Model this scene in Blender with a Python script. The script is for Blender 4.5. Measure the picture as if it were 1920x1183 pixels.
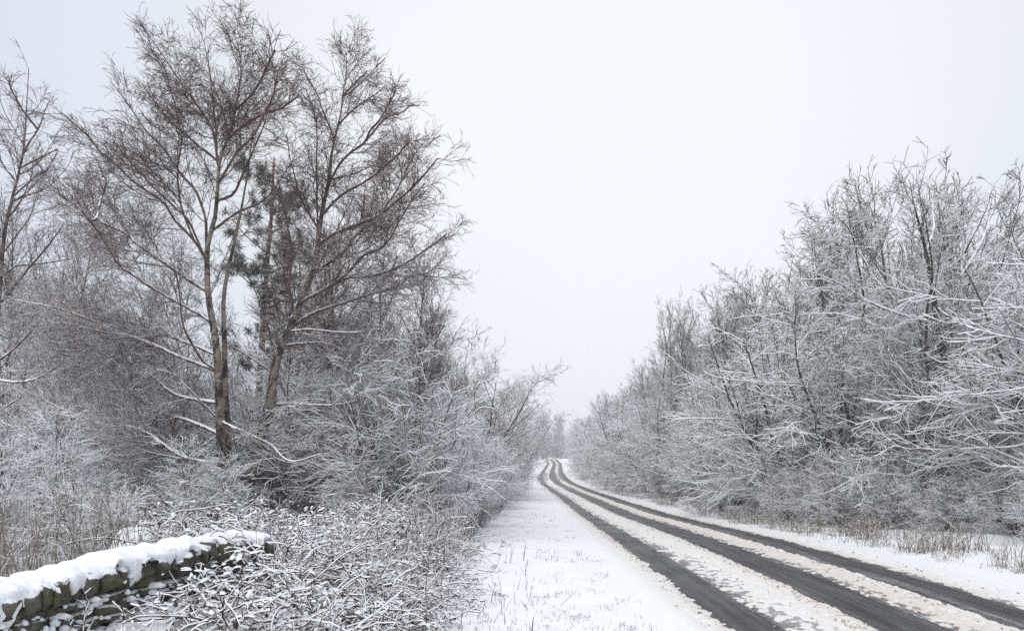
import bpy, math
import numpy as np
from mathutils import Vector

S = bpy.context.scene
for o in list(bpy.data.objects):
    bpy.data.objects.remove(o)
C = S.collection
pi = math.pi
R_ = math.radians

# ------------------------------------------------------------------ camera
CAMZ = 1.97
F = 1280.0            # focal length in photo pixels (1920 wide)
HOR = 843.0           # photo row of the horizon
cam = bpy.data.cameras.new('camera')
cam.lens = 24.0
cam.sensor_width = 36.0
cam.sensor_fit = 'HORIZONTAL'
cam.shift_y = (HOR - 591.5) / 1920.0
cam.clip_start = 0.05
cam.clip_end = 3000.0
camo = bpy.data.objects.new('camera', cam)
C.objects.link(camo)
camo.location = (0, 0, CAMZ)
camo.rotation_euler = (R_(90), 0, 0)
S.camera = camo

# ------------------------------------------------------------------ world: overcast sky
SUN_EL, SUN_AZ = R_(58), R_(212)
GLOW_AZ, GLOW_EL = R_(8), R_(24)      # thinnest part of the cloud layer
sund = Vector((math.sin(SUN_AZ) * math.cos(SUN_EL), math.cos(SUN_AZ) * math.cos(SUN_EL), math.sin(SUN_EL)))
W = bpy.data.worlds.new('World')
S.world = W
W.use_nodes = True
nt = W.node_tree
nt.nodes.clear()
wout = nt.nodes.new('ShaderNodeOutputWorld')
sky = nt.nodes.new('ShaderNodeTexSky')
sky.sky_type = 'NISHITA'
sky.sun_disc = False
sky.sun_elevation = SUN_EL
sky.sun_rotation = SUN_AZ
sky.dust_density = 4.0
bg1 = nt.nodes.new('ShaderNodeBackground')
bg1.inputs['Strength'].default_value = 0.10
nt.links.new(sky.outputs[0], bg1.inputs['Color'])
# the cloud layer: an even pale grey, a little brighter round its thinnest part
geo = nt.nodes.new('ShaderNodeNewGeometry')
dot = nt.nodes.new('ShaderNodeVectorMath'); dot.operation = 'DOT_PRODUCT'
dot.inputs[1].default_value = (-math.sin(GLOW_AZ) * math.cos(GLOW_EL), -math.cos(GLOW_AZ) * math.cos(GLOW_EL), -math.sin(GLOW_EL))
nt.links.new(geo.outputs['Incoming'], dot.inputs[0])
nz = nt.nodes.new('ShaderNodeTexNoise'); nz.inputs['Scale'].default_value = 1.6; nz.inputs['Detail'].default_value = 3
tc = nt.nodes.new('ShaderNodeTexCoord')
nt.links.new(tc.outputs['Generated'], nz.inputs['Vector'])
m1 = nt.nodes.new('ShaderNodeMath'); m1.operation = 'MULTIPLY_ADD'
nt.links.new(nz.outputs['Fac'], m1.inputs[0]); m1.inputs[1].default_value = 0.16
nt.links.new(dot.outputs['Value'], m1.inputs[2])
ramp = nt.nodes.new('ShaderNodeValToRGB')
cr = ramp.color_ramp
cr.elements[0].position = 0.5; cr.elements[0].color = (0.60, 0.655, 0.755, 1)
cr.elements[1].position = 0.97; cr.elements[1].color = (0.865, 0.885, 0.92, 1)
e = cr.elements.new(0.756); e.color = (0.67, 0.715, 0.80, 1)
e = cr.elements.new(0.89); e.color = (0.755, 0.795, 0.835, 1)
m2 = nt.nodes.new('ShaderNodeMath'); m2.operation = 'MULTIPLY'; m2.inputs[1].default_value = 0.9
nt.links.new(m1.outputs[0], m2.inputs[0])
nt.links.new(m2.outputs[0], ramp.inputs['Fac'])
bg2 = nt.nodes.new('ShaderNodeBackground')
bg2.inputs['Strength'].default_value = 0.95
nt.links.new(ramp.outputs['Color'], bg2.inputs['Color'])
mx = nt.nodes.new('ShaderNodeMixShader')
mx.inputs[0].default_value = 0.94
nt.links.new(bg1.outputs[0], mx.inputs[1]); nt.links.new(bg2.outputs[0], mx.inputs[2])
nt.links.new(mx.outputs[0], wout.inputs['Surface'])

sl = bpy.data.lights.new('sun', 'SUN')
sl.energy = 1.5
sl.angle = R_(50)
sl.color = (1.0, 0.975, 0.94)
so = bpy.data.objects.new('sun', sl)
C.objects.link(so)
so.rotation_euler = sund.to_track_quat('Z', 'Y').to_euler()

S.view_settings.view_transform = 'Standard'
S.view_settings.look = 'None'
S.view_settings.exposure = 0.27
S.view_settings.gamma = 1.0
S.view_settings.use_curve_mapping = False
S.cycles.use_denoising = False
S.cycles.max_bounces = 8
S.cycles.diffuse_bounces = 6
S.cycles.glossy_bounces = 1
S.cycles.transmission_bounces = 0
S.cycles.volume_bounces = 1
S.cycles.use_adaptive_sampling = False

# ------------------------------------------------------------------ helpers
def rng_(s):
    return np.random.default_rng(s)

def hash2(ix, iy, seed):
    n = (ix.astype(np.int64) * 374761393 + iy.astype(np.int64) * 668265263 + seed * 974711) & 0xFFFFFFFF
    n = ((n ^ (n >> 13)) * 1274126177) & 0xFFFFFFFF
    n = (n ^ (n >> 16)) & 0xFFFFFF
    return n / float(0xFFFFFF)

def vnoise(x, y, seed=0):
    x = np.asarray(x, float); y = np.asarray(y, float)
    ix = np.floor(x); iy = np.floor(y)
    fx = x - ix; fy = y - iy
    fx = fx * fx * (3 - 2 * fx); fy = fy * fy * (3 - 2 * fy)
    a = hash2(ix, iy, seed); b = hash2(ix + 1, iy, seed)
    c = hash2(ix, iy + 1, seed); d = hash2(ix + 1, iy + 1, seed)
    return (a + (b - a) * fx) * (1 - fy) + (c + (d - c) * fx) * fy - 0.5

def fbm(x, y, seed=0, o=3):
    s = 0; a = 1.0
    for k in range(o):
        s = s + a * vnoise(x * 2 ** k + 17.3 * k, y * 2 ** k - 9.1 * k, seed + k)
        a *= 0.5
    return s

def sstep(a, b, x):
    t = np.clip((np.asarray(x, float) - a) / (b - a), 0, 1)
    return t * t * (3 - 2 * t)

def nrm(v):
    return v / np.maximum(np.linalg.norm(v, axis=-1, keepdims=True), 1e-9)

def px(u, v, d):
    """photo pixel at depth d -> point of the place"""
    return np.array([(u - 960.0) / F * d, d, CAMZ - (v - HOR) / F * d])

# --- road axis: left edge of the left wheel track, and road height
YT = np.array([-80, 0, 8.5, 15, 20, 28, 42, 60, 80, 97, 131, 190, 256, 300, 360, 600])
XT = np.array([2.6, 2.36, 2.33, 2.38, 2.53, 2.85, 3.2, 3.35, 3.2, 3.7, 5.7, 9.8, 12.6, 11.5, 4, -60])
ZT = np.array([0.3, 0, 0, -.10, -.36, -.78, -1.22, -1.72, -1.90, -2.02, -2.16, -1.93, -1.6, -2.3, -4.0, -6.0])
_yy = np.concatenate([np.linspace(-80, 40, 481), np.linspace(40.5, 600, 1120)])
def _smooth(tab, w):
    v = np.interp(_yy, YT, tab)
    out = v.copy()
    for _ in range(3):
        k = 9
        p = np.pad(out, k, mode='edge')
        out = np.convolve(p, np.ones(2 * k + 1) / (2 * k + 1), mode='valid')
    return out
_xs = _smooth(XT, 1); _zs = _smooth(ZT, 1)
def road_x(y): return np.interp(y, _yy, _xs)
def road_z(y): return np.interp(y, _yy, _zs)

def ground_z(x, y):
    x = np.asarray(x, float); y = np.asarray(y, float)
    s = x - road_x(y)
    z = road_z(y) + 0.05
    z = z + 0.05 * sstep(0.6, 2.2, -s) + 0.10 * sstep(3.0, 8.0, -s)
    z = z + 0.22 * sstep(5.6, 9.5, s)
    dist = np.maximum(-s - 0.7, s - 5.0)
    a = sstep(0.0, 1.2, dist)
    z = z + a * (0.10 * fbm(x * 0.7, y * 0.7, 3) + 0.045 * fbm(x * 3.1, y * 3.1, 5)) + 0.012 * fbm(x * 7, y * 7, 8, 2) * sstep(-0.2, .3, dist)
    z = z + 0.5 * sstep(10, 40, dist) * fbm(x * 0.05, y * 0.05, 11)
    return z

class MB:
    def __init__(s):
        s.v = []; s.q = []; s.t = []; s.qm = []; s.tm = []; s.a = []; s.n = 0
    def raw(s, v, quads=None, tris=None, mat=0, att=0.0):
        v = np.asarray(v, float).reshape(-1, 3)
        if quads is not None and len(quads):
            q = np.asarray(quads, np.int64).reshape(-1, 4) + s.n
            s.q.append(q); s.qm.append(np.full(len(q), mat))
        if tris is not None and len(tris):
            t = np.asarray(tris, np.int64).reshape(-1, 3) + s.n
            s.t.append(t); s.tm.append(np.full(len(t), mat))
        s.v.append(v)
        a = np.asarray(att, float)
        s.a.append(np.broadcast_to(a.reshape(-1) if a.ndim else a, (len(v),)))
        s.n += len(v)
    def tubes(s, P, Rr, sides=4, lift=0.0, bias=0.0, mat=0, roll=None, ref=None):
        N, K = P.shape[:2]
        if N == 0: return
        T = nrm(np.gradient(P, axis=1))
        if ref is not None:
            side = nrm(np.cross(T, np.broadcast_to(np.array(ref, float), T.shape)))
        else:
            sd = np.cross(T, np.array([0, 0, 1.0]))
            bad = np.linalg.norm(sd, axis=-1, keepdims=True) < 0.12
            sd = np.where(bad, np.cross(T, np.array([0.3, 1.0, 0])), sd)
            side = nrm(sd)
        U = np.cross(side, T)
        if sides == 3:
            ang = np.radians([90, 210, 330])
        else:
            ang = np.arange(sides) * 2 * pi / sides + (0 if sides == 4 else 0.3)
        if roll is None:
            roll = np.zeros(N)
        A = ang[None, None, :] + roll[:, None, None]
        ca, sa = np.cos(A), np.sin(A)
        flat = (1 - T[..., 2] ** 2)[..., None]
        up = lift * flat * (np.maximum(sa, 0) ** 2 + .5 * ca ** 2) * np.minimum(1, Rr[..., None] / np.maximum(Rr[:, :1, None] * .2, 1e-5))
        rr = Rr[..., None] + up
        V = P[:, :, None, :] + (rr * ca)[..., None] * side[:, :, None, :] + (rr * sa)[..., None] * U[:, :, None, :]
        base = (np.arange(N)[:, None, None] * K + np.arange(K - 1)[None, :, None]) * sides
        si = np.arange(sides)[None, None, :]
        sj = (si + 1) % sides
        q = np.stack([base + si, base + sides + si, base + sides + sj, base + sj], -1).reshape(-1, 4)
        b = np.asarray(bias, float)
        if lift > 0:      # snow does not settle on steep wood
            f2 = flat[..., 0]
            b = (b if b.ndim == 2 else (b[:, None] if b.ndim == 1 else b)) * f2 - .18 * (1 - f2) ** 1.5
        if b.ndim == 2:
            b = np.repeat(b.reshape(-1), sides)
        elif b.ndim == 1:
            b = np.repeat(b, K * sides)
        s.raw(V.reshape(-1, 3), quads=q, mat=mat, att=b)
    def mesh(s, name, mats, att='snow', smooth=True):
        me = bpy.data.meshes.new(name)
        v = np.concatenate(s.v)
        q = np.concatenate(s.q) if s.q else np.zeros((0, 4), np.int64)
        t = np.concatenate(s.t) if s.t else np.zeros((0, 3), np.int64)
        me.vertices.add(len(v)); me.vertices.foreach_set('co', v.astype(np.float32).ravel())
        me.loops.add(q.size + t.size)
        me.loops.foreach_set('vertex_index', np.concatenate([q.ravel(), t.ravel()]).astype(np.int32))
        me.polygons.add(len(q) + len(t))
        ls = np.concatenate([np.arange(len(q)) * 4, q.size + np.arange(len(t)) * 3]).astype(np.int32)
        me.polygons.foreach_set('loop_start', ls)
        mi = np.concatenate(([np.concatenate(s.qm)] if s.q else []) + ([np.concatenate(s.tm)] if s.t else [])).astype(np.int32)
        for m in mats: me.materials.append(m)
        if len(mats) > 1:
            me.polygons.foreach_set('material_index', mi)
        at = me.attributes.new(att, 'FLOAT', 'POINT')
        at.data.foreach_set('value', np.concatenate(s.a).astype(np.float32))
        me.update(calc_edges=True)
        if not smooth: me.shade_flat()
        return me
    def obj(s, name, mats, parent=None, **k):
        return link(name, s.mesh(name, mats, **k), parent)

def link(name, me, parent=None):
    o = bpy.data.objects.new(name, me)
    C.objects.link(o)
    if parent is not None: o.parent = parent
    return o

def tag(o, label=None, cat=None, group=None, kind=None):
    if label: o['label'] = label
    if cat: o['category'] = cat
    if group: o['group'] = group
    if kind: o['kind'] = kind
    return o

def thing(name, loc, label, cat, group=None, rz=0.0, sc=1.0):
    o = bpy.data.objects.new(name, None)
    C.objects.link(o)
    o.empty_display_size = 0.3
    o.location = [float(c) for c in loc]
    o.rotation_euler = (0, 0, rz)
    o.scale = (sc, sc, sc) if np.isscalar(sc) else sc
    return tag(o, label, cat, group)

def copy_thing(root, loc, rz, sc, label, group, cat=None):
    r = root.copy(); C.objects.link(r)
    r.location = [float(c) for c in loc]; r.rotation_euler = (0, 0, rz)
    r.scale = (sc, sc, sc) if np.isscalar(sc) else sc
    r['label'] = label
    if cat: r['category'] = cat
    if group: r['group'] = group
    elif 'group' in r: del r['group']
    for ch in list(root.children):
        c = ch.copy(); C.objects.link(c); c.parent = r
    return r

# ------------------------------------------------------------------ materials
class NT:
    def __init__(s, name):
        s.m = bpy.data.materials.new(name); s.m.use_nodes = True
        s.t = s.m.node_tree; s.b = s.t.nodes['Principled BSDF']
        s.b.inputs['Roughness'].default_value = 0.75
        s.b.inputs['Specular IOR Level'].default_value = 0.25
    def n(s, k, **kw):
        n = s.t.nodes.new('ShaderNode' + k)
        for a, b in kw.items():
            if a[0] == '_': setattr(n, a[1:], b)
            else: n.inputs[a.replace('__', ' ')].default_value = b
        return n
    def l(s, a, b): s.t.links.new(a, b)
    def val(s, x, sock):
        if isinstance(x, (int, float)): sock.default_value = x
        elif isinstance(x, tuple): sock.default_value = x
        else: s.l(x, sock)
    def math(s, op, a, b=0.0, c=0.0, clamp=False):
        n = s.n('Math', _operation=op, _use_clamp=clamp)
        s.val(a, n.inputs[0]); s.val(b, n.inputs[1]); s.val(c, n.inputs[2])
        return n.outputs[0]
    def mix(s, f, a, b):
        n = s.n('Mix', _data_type='RGBA')
        s.val(f, n.inputs['Factor'])
        for x, i in ((a, 6), (b, 7)):
            if isinstance(x, tuple): n.inputs[i].default_value = x if len(x) == 4 else (*x, 1)
            else: s.l(x, n.inputs[i])
        return n.outputs[2]
    def noise(s, scale, detail=3, rough=0.55, vec=None, out='Fac'):
        n = s.n('TexNoise', Scale=scale, Detail=float(detail), Roughness=rough)
        if vec is not None: s.l(vec, n.inputs['Vector'])
        return n.outputs[out]
    def rng(s, x, a, b, c=0.0, d=1.0, smooth=True):
        n = s.n('MapRange', _interpolation_type='SMOOTHSTEP' if smooth else 'LINEAR')
        s.l(x, n.inputs[0])
        for i, v in enumerate((a, b, c, d)): n.inputs[i + 1].default_value = v
        return n.outputs[0]
    def attr(s, name):
        return s.n('Attribute', _attribute_name=name).outputs['Fac']
    def obj(s):
        return s.n('TexCoord').outputs['Object']
    def pos(s):
        return s.n('NewGeometry').outputs['Position']
    def scaled(s, v, sc):
        n = s.n('Mapping'); n.inputs['Scale'].default_value = sc
        s.l(v, n.inputs['Vector']); return n.outputs[0]
    def bump(s, h, strength, dist):
        n = s.n('Bump', Strength=strength, Distance=dist)
        s.l(h, n.inputs['Height']); s.l(n.outputs[0], s.b.inputs['Normal'])
    def color(s, c):
        if isinstance(c, tuple): s.b.inputs['Base Color'].default_value = (*c, 1)
        else: s.l(c, s.b.inputs['Base Color'])

SNOW = (0.87, 0.878, 0.89)

def branch_mat(name, c1, c2, snow=SNOW, thr=0.15, amp=0.9, nscale=9.0):
    """bark, with snow lying on whatever faces up; the mesh attribute 'snow' adds or removes cover"""
    m = NT(name)
    o = m.obj()
    bark = m.mix(m.rng(m.noise(5.0, 2, vec=o), .35, .65), c1, c2)
    sep = m.n('SeparateXYZ'); m.l(m.n('NewGeometry').outputs['Normal'], sep.inputs[0])
    x = m.math('ADD', sep.outputs[2], m.attr('snow'))
    x = m.math('MULTIPLY_ADD', m.math('SUBTRACT', m.noise(nscale, 2, .6, vec=o), .5), amp * 2, x)
    f = m.rng(x, thr - .12, thr + .12)
    m.color(m.mix(f, bark, snow))
    m.b.inputs['Roughness'].default_value = 0.85
    m.b.inputs['Specular IOR Level'].default_value = 0.1
    return m.m

def birch_bark_mat():
    m = NT('birch_bark')
    o = m.obj()
    ring = m.noise(1.0, 4, .65, vec=m.scaled(o, (5, 5, 22)))
    patch = m.noise(1.0, 3, .6, vec=m.scaled(o, (4.5, 4.5, 2.6)))
    fine = m.noise(26, 3, .6, vec=o)
    base = m.mix(m.rng(fine, .3, .7), (0.19, 0.15, 0.118), (0.34, 0.285, 0.23))
    base = m.mix(m.rng(m.noise(2.2, 2, vec=o), .45, .7), base, (0.20, 0.13, 0.09))
    base = m.mix(m.math('MULTIPLY', m.rng(ring, .54, .62), .85), base, (0.045, 0.035, 0.03))
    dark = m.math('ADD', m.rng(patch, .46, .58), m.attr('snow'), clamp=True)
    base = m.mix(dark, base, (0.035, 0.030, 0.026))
    sep = m.n('SeparateXYZ'); m.l(m.n('NewGeometry').outputs['Normal'], sep.inputs[0])
    x = m.math('MULTIPLY_ADD', m.noise(7, 3, .7, vec=o), 1.4, sep.outputs[2])
    base = m.mix(m.rng(x, 1.05, 1.15), base, SNOW)
    m.color(base)
    m.bump(m.math('ADD', ring, m.math('MULTIPLY', fine, .5)), 0.6, 0.03)
    return m.m

def trunk_mat(name, c1, c2, moss=None):
    m = NT(name)
    o = m.obj()
    n1 = m.noise(1.0, 4, .65, vec=m.scaled(o, (11, 11, 2.5)))
    base = m.mix(m.rng(n1, .35, .65), c1, c2)
    if moss:
        base = m.mix(m.math('MULTIPLY', m.rng(m.noise(3.5, 3, .6, vec=o), .45, .6), .75), base, moss)
    sep = m.n('SeparateXYZ'); m.l(m.n('NewGeometry').outputs['Normal'], sep.inputs[0])
    x = m.math('MULTIPLY_ADD', m.noise(6, 3, .7, vec=o), 1.3, sep.outputs[2])
    base = m.mix(m.rng(x, 1.0, 1.12), base, SNOW)
    m.color(base)
    m.bump(n1, .8, .04)
    return m.m

def snow_mat(name, dirty=True):
    m = NT(name)
    p = m.pos()
    n1 = m.noise(22, 4, .65, vec=p)
    n2 = m.noise(1.3, 3, .6, vec=p)
    base = m.mix(n2, (0.84, 0.855, 0.88), (0.89, 0.90, 0.915))
    if dirty:
        d = m.attr('dirt')
        dn = m.math('MULTIPLY_ADD', m.math('SUBTRACT', m.noise(16, 4, .7, vec=p), .5), 2.4, d)
        f = m.rng(dn, .22, 1.15)
        tint = m.mix(m.noise(9, 3, .6, vec=p), (0.63, 0.55, 0.465), (0.74, 0.695, 0.635))
        base = m.mix(m.math('MULTIPLY', m.rng(d, 0, .35), .9), base, (0.79, 0.77, 0.745))
        base = m.mix(m.math('MULTIPLY', f, m.rng(d, 0.02, .25)), base, tint)
        sp = m.rng(m.math('MULTIPLY_ADD', d, .10, m.noise(30, 3, .65, vec=p)), .735, .80)
        base = m.mix(m.math('MULTIPLY', sp, m.rng(d, 0.05, .4)), base, (0.30, 0.21, 0.135))
        # leaf litter under the trees, snow only in patches
        l = m.attr('litter')
        ln = m.math('MULTIPLY_ADD', m.math('SUBTRACT', m.noise(5, 4, .7, vec=p), .5), 1.6, l)
        base = m.mix(m.rng(ln, .35, .75), base, m.mix(m.noise(18, 3, vec=p), (0.05, 0.035, 0.026), (0.14, 0.095, 0.065)))
    m.color(base)
    m.b.inputs['Roughness'].default_value = 0.6
    m.b.inputs['Specular IOR Level'].default_value = 0.2
    m.bump(m.math('ADD', n1, m.math('MULTIPLY', m.noise(70, 2, vec=p), .4)), .45, .02)
    return m.m

def asphalt_mat():
    m = NT('wet_asphalt')
    lat = m.attr('lat'); lon = m.attr('lon')
    cv = m.n('CombineXYZ'); m.l(lat, cv.inputs[0]); m.l(m.math('MULTIPLY', lon, .05), cv.inputs[1])
    streak = m.noise(9.0, 4, .6, vec=cv.outputs[0])
    p = m.pos()
    grain = m.noise(130, 2, .6, vec=p)
    big = m.noise(.9, 3, .5, vec=p)
    c = m.mix(m.rng(streak, .3, .75), (0.030, 0.031, 0.034), (0.095, 0.096, 0.099))
    c = m.mix(m.rng(grain, .52, .75), c, (0.10, 0.10, 0.10))
    # thin slush film smeared along the wheel tracks
    film = m.math('MULTIPLY_ADD', m.attr('film'), .55, m.math('MULTIPLY', streak, .5))
    film = m.math('MULTIPLY_ADD', m.math('SUBTRACT', m.noise(7, 5, .75, vec=p), .5), 0.7, film)
    film = m.math('MULTIPLY_ADD', m.math('SUBTRACT', m.noise(45, 3, .7, vec=p), .5), 0.8, film)
    c = m.mix(m.math('MULTIPLY', m.rng(film, .40, .85), .8), c, (0.46, 0.45, 0.44))
    m.color(c)
    m.l(m.rng(big, .3, .7, .34, .55), m.b.inputs['Roughness'])
    m.b.inputs['Specular IOR Level'].default_value = 0.25
    m.bump(grain, .4, .006)
    return m.m

def plain_mat(name, c1, c2, scale=8.0, rough=.8):
    m = NT(name)
    m.color(m.mix(m.rng(m.noise(scale, 3, .6, vec=m.obj()), .3, .7), c1, c2))
    m.b.inputs['Roughness'].default_value = rough
    return m.m

def stone_mat():
    m = NT('gritstone')
    p = m.pos()
    c = m.mix(m.rng(m.noise(9, 4, .65, vec=p), .3, .7), (0.055, 0.052, 0.042), (0.23, 0.21, 0.165))
    rnd = m.n('ObjectInfo').outputs['Random']
    c = m.mix(m.math('MULTIPLY', rnd, .5), c, (0.10, 0.085, 0.06))
    c = m.mix(m.math('MULTIPLY', m.rng(m.noise(5, 4, .7, vec=p), .47, .62), .75), c, (0.12, 0.125, 0.045))
    sep = m.n('SeparateXYZ'); m.l(m.n('NewGeometry').outputs['Normal'], sep.inputs[0])
    x = m.math('MULTIPLY_ADD', m.noise(12, 4, .75, vec=p), 1.3, sep.outputs[2])
    c = m.mix(m.rng(x, 1.12, 1.2), c, SNOW)
    m.color(c)
    m.b.inputs['Roughness'].default_value = 0.9
    m.bump(m.noise(30, 5, .7, vec=p), .8, .03)
    return m.m

M = dict(
    snow=snow_mat('snow_cover'), asphalt=asphalt_mat(), stone=stone_mat(),
    birch=birch_bark_mat(),
    twig_brown=branch_mat('birch_twig', (0.095, 0.054, 0.046), (0.17, 0.10, 0.085), thr=.50),
    twig_grey=branch_mat('young_birch_twig', (0.085, 0.066, 0.066), (0.16, 0.125, 0.12), thr=.16, amp=.7),
    twig_left=branch_mat('understory_twig', (0.060, 0.046, 0.042), (0.115, 0.085, 0.075), thr=.04, amp=.6),
    twig_right=branch_mat('hedge_twig', (0.040, 0.040, 0.028), (0.095, 0.088, 0.060), thr=.02, amp=.55),
    trunk_dark=trunk_mat('dark_mossy_bark', (0.022, 0.021, 0.017), (0.070, 0.062, 0.048), (0.05, 0.062, 0.018)),
    trunk_grey=trunk_mat('grey_bark', (0.05, 0.044, 0.036), (0.13, 0.115, 0.095)),
    trunk_pine=trunk_mat('red_pine_bark', (0.085, 0.042, 0.030), (0.19, 0.10, 0.07)),
    needle=branch_mat('pine_needles', (0.066, 0.070, 0.044), (0.125, 0.128, 0.090), thr=.70, nscale=3),
    bramble=branch_mat('bramble_stem', (0.070, 0.034, 0.030), (0.15, 0.085, 0.068), thr=.0),
    leaf=plain_mat('dead_bramble_leaf', (0.030, 0.016, 0.014), (0.105, 0.052, 0.038), 6),
    leaf_green=plain_mat('bramble_leaf_green', (0.030, 0.042, 0.016), (0.075, 0.085, 0.030), 6),
    snowclean=snow_mat('fresh_snow', False),
    drygrass=branch_mat('dry_grass', (0.155, 0.115, 0.075), (0.30, 0.235, 0.165), thr=.35),
    grass=plain_mat('grass_blade', (0.045, 0.052, 0.025), (0.12, 0.105, 0.06), 5),
    slush=plain_mat('slush_lump', (0.40, 0.30, 0.205), (0.70, 0.61, 0.52), 20),
)

# ------------------------------------------------------------------ ground
rows = [-60, -30, -15, -8, -4, -1.5, 0.5]
y = 1.5
while y < 330:
    rows.append(y); y *= 1.0115
rows += [350, 400, 480, 600]
rows = np.array(rows)
sc_ = np.concatenate([
    [-320, -220, -150, -110, -85, -65, -50, -40, -32, -26, -22], np.arange(-19, -8, .75), np.arange(-8, -4.5, .25),
    np.arange(-4.5, -.45, .07), [-.38, 0, 2, 4, 4.55], np.arange(4.68, 9, .09), np.arange(9, 14, .3), np.arange(14, 26, 1.0),
    [28, 32, 38, 46, 58, 75, 95, 120, 160, 220, 320]])
GY, GS = np.meshgrid(rows, sc_, indexing='ij')
GX = road_x(GY) + GS
GZ = ground_z(GX, GY)
under = sstep(-0.50, -0.40, GS) * (1 - sstep(4.58, 4.66, GS))
GZ = GZ - 0.22 * under
mb = MB()
nr, nc = GX.shape
i = (np.arange(nr - 1)[:, None] * nc + np.arange(nc - 1)[None, :])
q = np.stack([i, i + 1, i + nc + 1, i + nc], -1).reshape(-1, 4)
mb.raw(np.stack([GX, GY, GZ], -1), quads=q)
me = mb.mesh('ground', [M['snow']], att='dirt')
lit = np.maximum(sstep(3.6, 6.5, -GS) * sstep(-1.2, -2.6, GX), sstep(7.2, 10.0, GS))
lit = .40 * lit * (1 - .75 * sstep(60, 200, np.abs(GS)))
at = me.attributes.new('litter', 'FLOAT', 'POINT'); at.data.foreach_set('value', lit.astype(np.float32).ravel())
dirt = np.maximum(.12 * (1 - sstep(0.5, .9, -GS)) * (GS < 2), .10 * (1 - sstep(4.8, 5.2, GS)) * (GS > 2))
me.attributes['dirt'].data.foreach_set('value', dirt.astype(np.float32).ravel())
tag(link('ground', me), 'snow covered verges and woodland floor on both sides of the road', kind='structure')

# ------------------------------------------------------------------ road sheet and the slush lying on it
ry = [-60, -20, -5]
y = 1.0
while y < 330:
    ry.append(y); y *= 1.02
ry = np.array(ry)
rs = np.linspace(-0.62, 4.78, 55)
RY, RS = np.meshgrid(ry, rs, indexing='ij')
RX = road_x(RY) + RS
RZ = road_z(RY) + 0.025 * (1 - ((RS - 2.05) / 2.7) ** 2)
mb = MB(); nr, nc = RX.shape
i = (np.arange(nr - 1)[:, None] * nc + np.arange(nc - 1)[None, :])
mb.raw(np.stack([RX, RY, RZ], -1), quads=np.stack([i, i + 1, i + nc + 1, i + nc], -1).reshape(-1, 4), att=RS.ravel())
me = mb.mesh('road', [M['asphalt']], att='lat')
at = me.attributes.new('lon', 'FLOAT', 'POINT'); at.data.foreach_set('value', RY.astype(np.float32).ravel())
film = np.interp(RS, [-.6, 0, .06, .45, .58, .8, 1.5, 1.62, 1.8, 2.3, 2.5, 2.75, 3.05, 3.15, 3.25, 3.4, 3.6, 3.75, 3.95, 4.1],
                 [1, .5, 0, 0, .45, 1.0, 1, .45, .05, .15, .6, 1, .8, .3, .45, .55, .15, .1, .35, 1.0])
at = me.attributes.new('film', 'FLOAT', 'POINT'); at.data.foreach_set('value', film.astype(np.float32).ravel())
tag(link('road', me), 'wet grey asphalt country road with three bare wheel tracks', kind='structure')

sy = [-20, -8, -3, 0, 2, 3.5, 5]
y = 5.6
while y < 290:
    sy.append(y); y *= 1.0062
sy = np.array(sy)
ss = np.concatenate([np.arange(-.92, 4.9, .03), [4.95, 5.0, 5.06]])
SY, SS = np.meshgrid(sy, ss, indexing='ij')
wob = 0.05 * fbm(SY * .9, SS * .3, 21) + 0.045 * fbm(SY * 5, SS * 3, 23, 2) + .12 * fbm(SY * .12, SS * .0 + 3, 27, 2)
sw = SS + wob
H = np.interp(sw, [-.92, -.70, -.5, -.22, -.08, .00, .08, .52, .62, .80, 1.0, 1.2, 1.42, 1.55, 1.61, 2.30, 2.45, 2.65, 2.88, 3.06, 3.13, 3.22, 3.84, 3.96, 4.10, 4.45, 4.75, 4.93, 5.06],
              [-.10, .045, .055, .050, .032, .006, -.022, -.03, -.004, .003, .012, .026, .044, .034, -.03, -.03, -.006, .008, .036, .036, -.006, -.03, -.03, -.008, .010, .045, .05, .03, -.10])
fine = .042 * fbm(SY * 11, SS * 14, 31, 3) + .020 * fbm(SY * 2.6, SS * 3, 37, 2)
lowf = sstep(-.028, -.012, H)
H = H + fine * lowf * np.where((SS > -.25) & (SS < 4.3), 1, .45)
junc = sstep(82, 90, SY) * (1 - sstep(112, 128, SY)) * sstep(-.8, .1, SS) * (1 - sstep(3.9, 4.4, SS))
H = H - .035 * junc
edge = np.maximum(sstep(-.6, -.92, SS), sstep(4.8, 5.06, SS))
gz = ground_z(road_x(SY) + SS, SY)
SZ = road_z(SY) + 0.025 * (1 - ((np.clip(SS, -.62, 4.78) - 2.05) / 2.7) ** 2) + H
wl_ = np.maximum(sstep(-.28, -.56, SS), sstep(4.42, 4.70, SS))
SZ = SZ * (1 - wl_) + (gz + .008 - .06 * np.maximum(sstep(-.58, -.92, SS), sstep(4.72, 5.06, SS))) * wl_
mb = MB(); nr, nc = SS.shape
i = (np.arange(nr - 1)[:, None] * nc + np.arange(nc - 1)[None, :])
dirt = np.interp(sw, [-.9, -.5, -.2, 0, .6, .9, 1.2, 1.5, 1.6, 2.4, 2.7, 3.0, 3.1, 3.9, 4.05, 4.3, 4.9], [.0, .10, .5, .8, .6, .38, .4, .85, .95, .85, .95, .7, .8, 1.0, .8, .25, .10])
mb.raw(np.stack([road_x(SY) + SS, SY, SZ], -1), quads=np.stack([i, i + 1, i + nc + 1, i + nc], -1).reshape(-1, 4), att=dirt.ravel())
me = mb.mesh('road_slush', [M['snow']], att='dirt')
tag(link('road_slush', me), 'beige stained slush ridges between the bare wheel tracks', kind='structure')

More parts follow.
